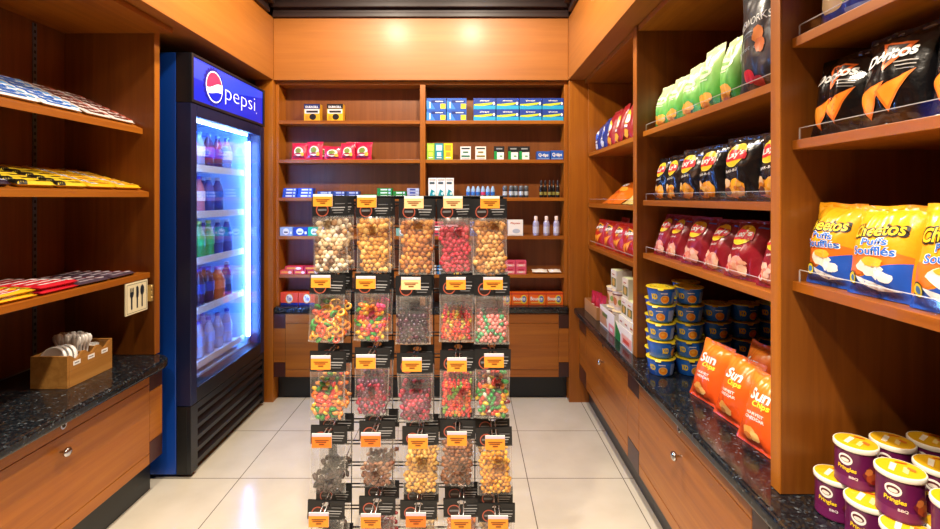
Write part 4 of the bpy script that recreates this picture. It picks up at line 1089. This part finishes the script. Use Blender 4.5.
stamp(mb, [('rect', x-.06, .16, x+.06, .58, DK), ('ell', x, .70, .18, .17, DK)], W, H, fx); mb.build('spoon_symbol', sg)
BRASS = mat('#c8a868', .3, .7)
mb = MB(); mb.box(-.004, W/2+.0005, .035, .014, W/2+.0165, .105, BRASS)
for z in (.045, .07, .095): mb.tube([(.016, W/2+.002, z-.010), (.016, W/2+.002, z+.010)], .003, BRASS, 8)
mb.build('brass_hinge', sg)['label'] = 'small brass hinge plate'

# ================================================================== chip bags on the long shelves
LY = U('#f2c21c'); LYR = U('#d3202e'); LW = U('#f6f2ea'); CH = U('#f0a01c'); CH2 = U('#d8841c'); 
R90 = -PI/2
def lays(label, group, y, z, m, seed, kind, x=.797, W=.142, H=.19, lean=.12, T=.034, rz=R90, chipc=('#f2a81e', '#e08a1a'), word='BAR-B-Q'):
    logo = [('ell', -.12, .70, .60, .175, U('#f4d84a'), .35), ('ell', -.12, .70, .57, .16, LY, .35), ('poly', [(-.74, .655), (-.40, .80), (.42, .765), (.50, .70), (.46, .63), (-.60, .60)], LYR), ('txt', "Lay's", -.10, .705, .95, .125, LW, .03, .16, .12)]
    pic = [('chip', -.45, .18, .38, .13, U(chipc[1]), seed), ('chip', .05, .19, .42, .14, U(chipc[0]), seed+1), ('chip', -.2, .11, .30, .075, U(chipc[0]), seed+2), ('chip', -.55, .28, .22, .07, U('#e8c090' if kind == 'b' else '#f0b8a0'), seed+3)]
    rq = random.Random(seed); pic += [('chip', rq.uniform(-.62, .35), rq.uniform(.09, .27), rq.uniform(.10, .2), rq.uniform(.03, .06), U(rq.choice(['#f6bc50', '#c8781c', '#f2b040'] if kind == 'b' else ['#f6c4b0', '#d87a60', '#f0b090'])), seed+20+q) for q in range(8)]
    if kind == 'k': pic += [('ell', -.62, .12, .14, .05, U('#f4e8e0')), ('ell', -.62, .13, .10, .035, U('#c82030')), ('chip', .3, .13, .25, .08, U('#f0c0a0'), seed+5)]
    else: pic += [('chip', -.5, .14, .20, .06, U('#5a2a1c'), seed+4)]
    return chip_bag(label, group, (x, y, z+.0012), rz, lean, W, H, T, m, [('txt', word, -.22, .46, .85 if kind == 'b' else .7, .05, U('#e8e4e0'), .01, .10), ('rect', .45, .845, .85, .872, U('#5a7ad0'))],
                    [('printed_logo', logo), ('chip_picture', pic)], seed)
LB = foil('#121216', .24); LK = foil('#8c1626', .28)
BN = ['farthest black potato chip bag, tucked against the far partition', 'second black potato chip bag from the far partition', 'black potato chip bag at the middle of its shelf', 'fourth black potato chip bag from the far partition', 'largest fully visible black potato chip bag with a clear yellow logo', 'black potato chip bag cut off by the near partition']
for i, y in enumerate((1.945, 1.835, 1.690, 1.545, 1.375, 1.213)):
    lays(BN[i], 'black potato chip bags on the middle bay shelf', y, 1.290, LB, 100+i*7, 'b', x=.80, W=(.108, .112, .132, .132, .152, .145)[i], T=(.026, .026, .03, .03, .034, .034)[i], H=(.178, .180, .186, .184, .190, .186)[i], lean=(.16, .14, .10, .10, .08, .1)[i], rz=R90+(.20, .14, .20, .20, .16, .16)[i])
MN = ['farthest maroon potato chip bag, tucked against the far partition', 'second maroon potato chip bag from the far partition', 'maroon potato chip bag at the middle of its shelf', 'fourth maroon potato chip bag, leaning beside a dark gap', 'largest fully visible maroon potato chip bag with a clear yellow logo', 'maroon potato chip bag cut off by the near partition']
for i, y in enumerate((1.940, 1.825, 1.66, 1.52, 1.375, 1.213)):
    lays(MN[i], 'maroon potato chip bags on the middle bay shelf', y, 1.062, LK, 200+i*7, 'k', x=.793, W=(.112, .114, .138, .124, .140, .14)[i], T=(.026, .026, .03, .03, .034, .034)[i], H=.180, lean=(.36, .36, .34, .40, .34, .36)[i], rz=R90+(.18, .14, .20, .14, .16, .16)[i], chipc=('#f0a088', '#e88a70'), word='Ketchup')
# green bags
GRN = grad_mat('green_bag_print', ((0, '#1e7a34'), (.30, '#5cb84e'), (.55, '#9ad67a'), (.74, '#c2e49a'), (.95, '#dfe8b0')), .32)
GN = ['farthest pale green chip bag against the far partition', 'second pale green chip bag from the far partition', 'third pale green chip bag, at the middle of its row', 'fourth pale green chip bag, standing tall', 'pale green chip bag touching the tall black rice chip bag']
for i, y in enumerate((1.955, 1.84, 1.71, 1.570, 1.452)):
    sd = 300+i*7
    chip_bag(GN[i], 'pale green chip bags on the top shelf of the middle bay', (.805, y, 1.5895), R90+(.2, .1, .05, 0, .0)[i], (.22, .2, .18, .1, .14)[i], (.11, .114, .124, .122, .104)[i], (.185, .19, .20, .215, .21)[i], .034, GRN,
             [('ell', .0, .58, .62, .09, U('#e6f0c8')), ('rect', -.5, .55, .45, .60, U('#8cc06a')), ('rect', -.35, .45, .35, .47, U('#d8ecc0'))],
             [('chip_picture', [('chip', -.25, .16, .45, .10, U('#e8a030'), sd), ('chip', .25, .19, .38, .09, U('#f0b848'), sd+1), ('chip', 0, .09, .4, .05, U('#d08a28'), sd+2)])], sd)
RW = foil('#26272c', .4)
chip_bag('tall dark grey rice chip bag at the near end of the green bag shelf', None, (.812, 1.272, 1.5895), R90+.1, .03, .232, .305, .045, RW,
         [('txt', 'RICEWORKS', -.22, .63, 1.30, .070, U('#d8d8d4'), .0, .0), ('rect', -.6, .53, .2, .545, U('#7a8490')), ('rect', -.6, .49, .1, .502, U('#5a6a80')), ('txt', 'sweet chili', -.2, .40, .9, .04, U('#8a98a8')), ('ring', -.78, .36, .10, .045, .03, U('#c8ccd0'))],
         [('chip_picture', [('chip', .06, .49, .15, .07, U('#d8803a'), 5), ('chip', .10, .40, .14, .07, U('#c86a2c'), 6)]), ('pepper_picture', [('ell', -.38, .16, .22, .06, U('#c82030')), ('ell', -.1, .10, .2, .045, U('#b01c28'))])], 371)

# far bay
BLU = foil('#1a2f80'); RDB = foil('#941622')
for i, (y, m, lab, h) in enumerate(((2.90, BLU, 'blue chip bag by the back corner on the top far-bay shelf', .175), (2.785, BLU, 'blue chip bag second from the back corner on the top far-bay shelf', .195), (2.65, RDB, 'red chip bag with a yellow splash next to the blue bags', .215), (2.51, RDB, 'middle red chip bag on the top far-bay shelf', .22), (2.36, RDB, 'red chip bag partly hidden by the far partition, top shelf', .225), (2.22, RDB, 'red chip bag hidden deepest behind the far partition, top shelf', .22))):
    sd = 400+i*5
    chip_bag(lab, 'blue and red chip bags on the top far-bay shelf', (.80, y, 1.583), R90+.05*(i % 3-1), .22, .110, h, .032, m,
             [('ell', -.1, .55, .6, .17, U('#e8e8ec' if i < 2 else '#f2c03a'), .4), ('ell', .1, .5, .4, .1, U('#3f6ad8' if i < 2 else '#e8e6e0'), .3), ('chip', .1, .17, .5, .10, U('#c8d0e0' if i < 2 else '#e8a83a'), sd), ('rect', -.6, .30, .3, .36, U('#dfe4f2'))], [], sd)
chip_bag('big orange chip bag lying back on the far-bay shelf', None, (.800, 2.66, 1.268), R90, 1.02, .34, .27, .040, foil('#e8741a'),
         [('ell', .25, .72, .28, .10, U('#f4e2a0')), ('chip', -.05, .50, .22, .08, U('#f2ded0'), 4), ('chip', .25, .36, .3, .08, U('#f0a030'), 9), ('rect', -.4, .25, .1, .30, U('#c8501a'))], [], 441)
chip_bag('pale yellow chip bag lying back beside the big orange one', None, (.800, 2.31, 1.268), R90, 1.0, .30, .26, .038, foil('#d8c878'),
         [('ell', .0, .6, .4, .12, U('#f0ead0')), ('chip', -.1, .3, .4, .08, U('#b89a50'), 9)], [], 447)
def doritos(label, group, x, y, z, lean, W, H, T, m, seed, rz=R90, red=False):
    o1 = U('#f07820'); o2 = U('#f6a02c')
    tri = [('poly', [(-.35, .86), (.62, .80), (.02, .52)], U('#e86a1c' if not red else '#f2b02c')), ('poly', [(-.22, .825), (.47, .785), (.02, .585)], U('#1c1416'))]
    logo = tri + [('txt', 'Doritos', .0, .705, 1.40, .135, U('#f6f4f0'), .035, .10, .16)]
    pic = [('poly', [(-.90, .33), (.10, .42), (-.48, .07)], o1), ('poly', [(-.82, .325), (.0, .40), (-.48, .11)], o2), ('poly', [(-.16, .33), (.74, .52), (.12, .12)], o1), ('poly', [(-.08, .335), (.64, .49), (.12, .17)], o2)]
    return chip_bag(label, group, (x, y, z+.0012), rz, lean, W, H, T, m, [('rect', .2, .60, .72, .613, U('#b8b4b0')), ('rect', .25, .56, .70, .572, U('#b8b4b0')), ('rect', .3, .52, .68, .531, U('#8a8684'))], [('printed_logo', logo), ('chip_picture', pic)], seed)
RDO = foil('#b81c10', .34)
for i, (y, lab) in enumerate(((2.865, 'red corn chip bag against the back corner panel, bottom far-bay shelf'), (2.675, 'second red corn chip bag from the back corner'), (2.50, 'third red corn chip bag from the back corner'), (2.335, 'red corn chip bag half behind the far partition'), (2.18, 'red corn chip bag hidden deepest behind the far partition'))):
    doritos(lab, 'red corn chip bags on the bottom far-bay shelf', .80, y, 1.003, .16, .145, .168, .034, RDO, 460+i*3, R90+(.12, .1, .05, .08, 0)[i], True)
for i, (y, lab) in enumerate(((2.77, 'red corn chip bag in the back row, behind the first gap'), (2.59, 'red corn chip bag in the back row, behind the second gap'), (2.42, 'red corn chip bag in the back row, behind the third gap'))):
    doritos(lab, 'red corn chip bags on the bottom far-bay shelf', .90, y, 1.003, .14, .145, .182, .030, RDO, 480+i*3, R90, True)

# near bay
DO = foil('#0e0d10', .2)
doritos('black corn chip bag beside the partition in the near bay', 'black corn chip bags in the near bay', .800, 1.022, 1.434, .20, .134, .182, .034, DO, 500, R90+.14)
doritos('black corn chip bag with the clearest triangle logo, second from the partition', 'black corn chip bags in the near bay', .796, .886, 1.434, .18, .134, .186, .034, DO, 505, R90+.12)
doritos('black corn chip bag cut off by the picture edge', 'black corn chip bags in the near bay', .800, .745, 1.434, .16, .134, .186, .034, DO, 510, R90+.12)
NB = foil('#16223c', .25)
for i, y in enumerate((1.02, .88, .74)):
    chip_bag(f'navy-topped chip bag in the back row behind the {ORD[i]} black corn chip bag', 'navy chip bags behind the black corn chip bags', (.905, y, 1.4352), R90, .16, .138, .200, .032, NB, [('rect', -.95, .93, .95, .985, U('#2a6cc8')), ('rect', -.5, .6, .5, .7, U('#8a98b8'))], [], 520+i)
def cheetos(label, y, W, H, seed, rz=R90, lean=.2, x=.788):
    m = CHM
    logo = [('txt', 'Cheetos', -.02, .705, 1.66, .175, U('#16110c'), .075, .10, .1), ('txt', 'Cheetos', -.02, .705, 1.50, .140, U('#f8cf20'), .018, .10, .1)]
    fl = [('txt', 'Puffs', .05, .575, .76, .090, U('#f2f4f8'), .05, .06), ('txt', 'Puffs', .05, .575, .72, .078, U('#2468c8'), .025, .06), ('txt', 'Soufflés', .05, .475, 1.22, .10, U('#f2f4f8'), .05, .06), ('txt', 'Soufflés', .05, .475, 1.17, .088, U('#2468c8'), .025, .06)]
    pic = [('poly', [(-.9, .0), (.95, .0), (.95, .40), (.4, .34), (-.2, .20), (-.9, .14)], U('#1c50b8')), ('chip', .0, .30, .40, .09, U('#f2ead8'), seed), ('chip', .35, .22, .30, .06, U('#f4f2ee'), seed+1), ('poly', [(-.5, .20), (.2, .14), (.8, .10), (.1, .07), (-.3, .12)], U('#e8ecf4')), ('chip', .1, .36, .3, .05, U('#f0b030'), seed+2), ('ell', -.66, .17, .20, .075, U('#20280c')), ('ell', -.66, .17, .17, .062, U('#e8d020')), ('ell', -.66, .17, .10, .036, U('#3a7ab8'))]
    body = [('poly', [(-.95, .40), (-.3, .46), (.4, .50), (.95, .46), (.95, .38), (.4, .32), (-.9, .13)], U('#e8701c'))]
    return chip_bag(label, 'orange and blue cheese puff bags in the near bay', (x, y, 1.1072), rz, lean, W, H, .036, m, body, [('printed_logo', logo), ('flavour_lettering', fl), ('printed_picture', pic)], seed)
CHM = grad_mat('cheese_puff_print', ((0, '#1c4cae'), (.10, '#1c4cae'), (.13, '#ee8a1c'), (.5, '#f29c1e'), (.78, '#f6b41e'), (1, '#f2a41c')), .26)
cheetos('orange and blue cheese puff bag beside the partition in the near bay', 1.030, .116, .185, 600, R90+.14)
cheetos('orange and blue cheese puff bag, second from the partition, fully visible', .905, .130, .182, 606, R90+.12)
cheetos('orange and blue cheese puff bag cut off by the picture edge', .765, .134, .186, 612, R90+.12)
TPB = foil('#2a3a9c', .28)
for i, (y, m, lab) in enumerate(((1.005, TPB, 'blue and tan chip bag on the top near-bay shelf beside the partition'), (.86, TPB, 'blue and tan chip bag cut off by the picture top, farther from the partition'))):
    chip_bag(lab, 'blue and tan chip bags on the top near-bay shelf', (.81, y, 1.6732), R90+.1, .12, .15, .22, .036, m,
             [('chip', -.35, .24, .45, .13, U('#c8a878'), 7+i), ('chip', .2, .28, .3, .1, U('#8a9a5a'), 17+i), ('chip', -.3, .30, .2, .05, U('#e8d8b8'), 27+i), ('rect', .1, .08, .8, .12, U('#8a9ad8'))], [], 630+i)
# orange bags leaning on the worktop
SUN = grad_mat('orange_chip_bag_print', ((0, '#d84a12'), (.35, '#e8591a'), (.7, '#ec6a1e'), (.85, '#ee8a28'), (1, '#ee7a20')), .26)
def sun(label, x, y, lean, rz, seed, W=.146, H=.204, tilt=0.):
    logo = [('txt', 'Sun', -.02, .70, 1.0, .16, U('#f6f4ec'), .03, .05, .12), ('txt', 'Chips', .16, .57, .80, .105, U('#f4e030'), .03, .05, .12)]
    return chip_bag(label, 'orange chip bags leaning on the long worktop', (x, y, CT+.0022), rz, lean, W, H, .034, SUN,
             [('txt', 'HARVEST', -.02, .44, .85, .04, U('#f8e8d8'), .02, .04), ('txt', 'CHEDDAR', .0, .38, .95, .04, U('#f8e8d8'), .02, .04)],
             [('printed_logo', logo), ('chip_picture', [('chip', -.18, .19, .34, .075, U('#e8a048'), seed), ('chip', .1, .16, .26, .06, U('#f0b868'), seed+1), ('chip', -.2, .13, .2, .04, U('#c8702c'), seed+2)])], seed, tilt=tilt)
sun('orange chip bag farthest along, touching the blue macaroni cups', .800, 1.605, .33, R90+.18, 700)
sun('orange chip bag in the middle of the front row on the worktop', .805, 1.455, .34, R90+.16, 706)
sun('orange chip bag cut off by the near partition, front row', .792, 1.298, .30, R90+.16, 712)
for i, (y, lab) in enumerate(((1.535, 'orange chip bag behind the first gap of the front row'), (1.385, 'orange chip bag behind the second gap of the front row'), (1.24, 'orange chip bag behind the near partition, back row'))):
    sun(lab, .905, y, .30, R90, 720+i*6, H=.222)

# ---- macaroni cups
CUPB = mat('#2470de', .3, coat=.3)
def cup_proto(label):
    r = thing('macaroni_cup', label, 'noodle cup', (0, 0, 0), 0, 0, 'blue macaroni cups on the worktop')
    b = MB(); b.lathe([(.041, 0), (.043, .002), (.0525, .062)], CUPB, 28); b.build('cup', r)
    k = MB(); k.lathe([(.0535, .0622), (.0556, .0635), (.0556, .066), (.050, .0662)], mat('#e8cc28', .3, coat=.3, bump=.4, bscale=120), 28)
    k.add([(-.012, -.055, .0655), (.012, -.055, .0655), (.009, -.062, .0600), (-.009, -.062, .0600)], [(0, 1, 2, 3)], mat('#e8cc28', .3, coat=.3, bump=.4, bscale=120))
    rd = random.Random(8)
    for q in range(26):
        a = rd.random()*6.28; rr = .048*rd.random()**.5
        k.lathe([(.0045, .0663), (.0045, .06645)], ink(['#3a5a28', '#c89a1c', '#f4ea80', '#5a7a2c'][q % 4]), 7, (rr*math.cos(a), rr*math.sin(a), 0), cap0=False)
    k.build('foil_lid', r)['label'] = 'yellow foil lid with green flecks'
    p = MB()
    def wrap(x, z, off):
        rad = .043+(z-.002)/.06*.0095+off; a = -PI/2 + x/.048
        return rad*math.cos(a), rad*math.sin(a), z
    W, H = .10, .066
    stamp(p, [('rect', -1.45, .80, 1.45, .86, U('#2a66cc')), ('txt', 'KD', -.46, .48, .46, .34, U('#f2d024'), .06, .06), ('ell', .34, .34, .34, .24, U('#f0c060')), ('ell', .34, .34, .28, .19, U('#f08a1c')), ('ell', .30, .38, .14, .09, U('#f6b040')), ('rect', .02, .66, .5, .72, U('#dfe6f4')), ('rect', .9, .1, 1.4, .75, U('#8aa0d0'))], W, H, wrap, .010, .0005, .0003)
    p.build('printed_label', r)
    return r
cp = None; CPH = .0695
cols1 = [(.762, 1.868, 5, -.55), (.876, 1.872, 5, -.5), (.990, 1.884, 4, -.45), (1.104, 1.888, 4, -.3), (1.216, 1.89, 4, -.35)]
cols2 = [(.800, 1.9835, 4, -.5), (.914, 1.9845, 5, -.5)]
rk_ = random.Random(11)
NTH = ['bottom', 'second', 'third', 'fourth', 'fifth']
for ri, cs in enumerate((cols1, cols2)):
    for ci, (x, y, n, rz) in enumerate(cs):
        for k in range(n):
            lab = f'blue macaroni cup with yellow lid, {NTH[k]} up, {ORD[ci]} stack, {"front" if ri == 0 else "back"} row'
            pos = (x+rk_.uniform(-.0008, .0008), y+rk_.uniform(-.0008, .0008), CT+.0008+k*CPH*1.0)
            if cp is None: cp = cup_proto(lab); cp.location = pos; cp.rotation_euler = (0, 0, rz)
            else: dup(cp, pos, rz+rk_.uniform(-.25, .25)+(1.0 if (ri, ci, k) == (0, 0, 1) else 0), lab)

# ---- noodle cartons and red pouches, far end of the worktop
tr = thing('display_tray', 'tan cardboard tray of red pouches at the back corner end of the worktop', 'tray', (.80, 2.80, CT+.0008))
TAN = card('#c08a58')
def tray(parent, w, d, h, m, back=None):
    MB().box(-w/2, -d/2, 0, w/2, d/2, .003, m).build('bottom_panel', parent)
    for a in ((-w/2, -d/2, -w/2+.003, d/2), (w/2-.003, -d/2, w/2, d/2), (-w/2+.003, -d/2, w/2-.003, -d/2+.003), (-w/2+.003, d/2-.003, w/2-.003, d/2)):
        MB().box(a[0], a[1], .0031, a[2], a[3], h, m).build('side_panel', parent)
tray(tr, .155, .27, .072, TAN)
for i in range(5):
    chip_bag(f'red pouch standing {ORD[i]} from the back corner in the tan tray', 'red pouches in the tan tray', (.765+.012*(i % 2), 2.886-i*.0445, CT+.006), R90+.45, .1, .056, .118, .009, card('#b0122a'), [('ell', 0, .6, .5, .2, U('#c83244')), ('rect', -.5, .3, .5, .36, U('#f0d8d8'))], [], 800+i, name='red_pouch', cat='pouch')
WTR = card('#efe9e0')
t1 = thing('display_tray', 'white cardboard tray with a pink corner holding noodle cups, beside the red pouches', 'tray', (.835, 2.482, CT+.0008))
tray(t1, .215, .255, .105, WTR)
p = MB(); stamp(p, [('poly', [(-1, .1), (.1, .1), (-.2, .75), (-1, .8)], U('#c89068')), ('rect', .3, 0, 1, .45, U('#e88a8a')), ('rect', -.6, .55, .1, .75, U('#6a7a3c')), ('rect', .45, .12, .85, .3, U('#f6e6e0'))], .255, .105, lambda x, z, off: (-.1075-off, -x, z)); p.build('printed_front', t1)
def ncup(label, lidc='#f0dcae'):
    r = thing('noodle_cup', label, 'noodle cup', (0, 0, 0), 0, 0, 'pale noodle cups in the white tray')
    b = MB(); b.lathe([(.030, 0), (.031, .002), (.042, .100)], card('#efe4d6'), 24); b.build('cup', r)
    k = MB(); k.lathe([(.0435, .1005), (.0445, .102), (.0445, .105), (.040, .1055)], card(lidc), 24); k.build('paper_lid', r)
    p = MB(); wr = lambda x, z, off: ((.031+z/.1*.011+off)*math.cos(-PI/2+x/.036), (.031+z/.1*.011+off)*math.sin(-PI/2+x/.036), z)
    stamp(p, [('rect', -1.2, .2, 1.2, .8, U('#e8c8a8')), ('ell', -.3, .5, .35, .22, U('#c8743c')), ('ell', .4, .45, .25, .15, U('#8a9a3c')), ('rect', .7, .3, 1.0, .75, U('#d85a5a')), ('rect', -.8, .82, .8, .88, U('#7a3a2c'))], .084, .10, wr, .01, .0005, .0003); p.build('printed_label', r)
    return r
nc = None
for l in range(2):
    for j in range(2):
        for i in range(2):
            lab = f'pale noodle cup in the {"tray" if l == 0 else "layer above the tray"}, {"front" if j == 0 else "back"} row, {["nearer the red pouches", "nearer the soup cartons"][i]}'
            pos = (.79+.095*j, 2.545-.098*i, CT+.0048+l*.1068)
            if nc is None: nc = ncup(lab); nc.location = pos; nc.rotation_euler = (0, 0, -1.2)
            else: dup(nc, pos, -1.2+.3*i, lab)
t2 = thing('display_tray', 'white and green cardboard tray of small soup cartons beside the far partition', 'tray', (.835, 2.216, CT+.0008))
tray(t2, .215, .24, .085, WTR)
p = MB(); stamp(p, [('poly', [(-1, 0), (-.35, 0), (-.35, .45), (-1, 1)], U('#17803c')), ('rect', -.2, .1, .95, .62, U('#f0b0a4')), ('rect', 0, .2, .7, .42, U('#d8503c'))], .24, .085, lambda x, z, off: (-.1075-off, -x, z)); p.build('printed_front', t2)
SOUP = [('rect', -.8, .15, .8, .6, U('#5a6a2c')), ('ell', 0, .38, .5, .2, U('#c89a4a')), ('rect', -.7, .70, .7, .86, U('#e8e0d0')), ('rect', -.5, .74, .4, .8, U('#a83a30'))]
def scart(label, x, y, z, w, d, h, c='#ece8de'):
    mb = MB(); mb.box(-w/2, 0, 0, w/2, d, h, card(c)); stamp(mb, SOUP, w, h, lambda u, v, off: (u, -off, v))
    stamp(mb, [('rect', -.9, .05, .9, .95, U('#d8e0b0'))], w, d, lambda u, v, off: (u, v, h+off))
    o = mb.build('soup_carton', None); o.location = (x, y, z); o.rotation_euler = (0, 0, R90); tag(o, label, 'soup carton', 'small soup cartons by the far partition')
for i in range(3):
    scart(f'small white and green soup carton standing {ORD[i]} in the front of its tray', .742, 2.290-i*.074, CT+.0046, .070, .07, .118)
for i, y in enumerate((2.27, 2.188)):
    scart(f'small soup carton {["farther", "nearer"][i]} along the second layer above the green-cornered tray', .748, y, CT+.0052+.1184, .078, .07, .088, '#e4ddd0')
scart('soup carton standing on top of the pale noodle cups', .755, 2.452, CT+.0062+2*.1068, .088, .08, .10, '#e4ddd0')
scart('soup carton topping the pile beside the far partition', .752, 2.262, CT+.0064+.1184+.0880, .084, .07, .096, '#ddd6c6')

# ---- purple cans
CANP = mat('#5a1444', .28, coat=.4)
def can_proto(label):
    r = thing('chip_can', label, 'chip can', (0, 0, 0), 0, 0, 'purple snack cans with yellow lids')
    b = MB(); b.lathe([(.0355, 0), (.037, .0015), (.037, .0035), (.0362, .005), (.0362, .074)], CANP, 32); b.build('can', r)
    k = MB(); k.lathe([(.0385, .0735), (.0392, .075), (.0392, .0815), (.038, .083), (.0365, .083)], mat('#eee6d6', .35), 32, cap1=False); k.build('lid_rim', r)['label'] = 'cream plastic lid rim'
    k = MB(); k.lathe([(.0364, .0828), (.030, .0829)], mat('#eab41e', .3, coat=.4), 32, cap0=False)
    stamp(k, [('poly', [(-.62, .30), (-.40, .22), (-.05, .72), (-.30, .80)], U('#f6ead0')), ('poly', [(.0, .25), (.2, .15), (.45, .55), (.22, .62)], U('#f4d88a')), ('poly', [(.30, .50), (.62, .38), (.72, .52), (.42, .64)], U('#d8742c')), ('rect', -.1, .80, .45, .86, U('#c8501c'))], .066, .066, lambda x, z, off: (x, z-.033, .0829+off))
    k.build('foil_lid', r)['label'] = 'yellow printed lid'
    p = MB(); wr = lambda x, z, off: ((.0362+off)*math.cos(-PI/2+x/.0362), (.0362+off)*math.sin(-PI/2+x/.0362), z)
    W, H = .072, .074
    stamp(p, [('rect', -1.9, .06, 1.9, .30, U('#6a1c54')), ('ell', -.50, .74, .36, .15, U('#f2ece4')), ('ell', -.50, .74, .27, .09, U('#5a2028')), ('ell', -.50, .72, .2, .055, U('#e8dcd0')), ('txt', 'Pringles', -.42, .49, .92, .15, U('#f0cc24'), .03, -.05, .05), ('txt', 'BBQ', -.10, .30, .40, .075, U('#f0e6e8'), .02),
              ('chip', .72, .46, .42, .24, U('#6e2030'), 3), ('chip', .78, .38, .30, .15, U('#a84a26'), 4), ('chip', .60, .54, .2, .09, U('#c8743a'), 5), ('chip', .9, .28, .2, .07, U('#8a2018'), 6), ('rect', -.95, .86, -.75, .94, U('#e8c83a'))], W, H, wrap_can, .009, .0004, .00025) if False else stamp(p, [('rect', -1.9, .06, 1.9, .28, U('#6a1c54')), ('ell', -.50, .74, .36, .15, U('#f2ece4')), ('ell', -.50, .75, .27, .085, U('#5a2028')), ('ell', -.50, .73, .2, .05, U('#e8dcd0')), ('txt', 'Pringles', -.42, .49, .92, .15, U('#f0cc24'), .03, -.05, .05), ('txt', 'BBQ', -.10, .30, .40, .075, U('#f0e6e8'), .02),
              ('chip', .72, .46, .42, .24, U('#6e2030'), 3), ('chip', .78, .38, .30, .15, U('#a84a26'), 4), ('chip', .60, .54, .2, .09, U('#c8743a'), 5), ('chip', .9, .28, .2, .07, U('#8a2018'), 6)], W, H, wr, .009, .0004, .00025)
    p.build('printed_label', r)
    return r
cn = None; CH_ = .0836*1.045
LOW = [(.806, 1.035), (.806, .950), (.806, .866), (.806, .782), (.890, 1.033), (.890, .950), (.890, .866), (.975, 1.033), (.975, .950)]
TOP = [(.826, 1.004), (.830, .905), (.910, 1.010), (.918, .918), (.994, 1.012), (.842, .805)]
LN = ['bottom-layer purple can beside the partition, most exposed', 'bottom-layer purple can second along the worktop edge', 'bottom-layer purple can third along the worktop edge', 'bottom-layer purple can fourth along the worktop edge, cut by the picture edge', 'bottom-layer purple can hidden second from the edge by the partition', 'bottom-layer purple can at the heart of the stack', 'bottom-layer purple can behind the third edge can', 'bottom-layer purple can deepest by the partition', 'bottom-layer purple can deepest at the heart of the stack']
TN = ['upper purple can nearest the partition with full label in view', 'largest purple can, upper layer, label facing the aisle', 'upper purple can behind the one nearest the partition', 'upper purple can behind the largest one', 'upper purple can deepest in the row by the partition', 'upper purple can cut off by the picture corner']
for ns, ps, zz in ((LN, LOW, CT+.0008), (TN, TOP, CT+.0008+CH_)):
    for lab, (x, y) in zip(ns, ps):
        rz = -.62 + (.1 if y < .95 else 0)
        if cn is None: cn = can_proto(lab); cn.scale = (1, 1, 1.045); cn.location = (x, y, zz); cn.rotation_euler = (0, 0, rz)
        else: dup(cn, (x, y, zz), rz+random.uniform(-.1, .1), lab)
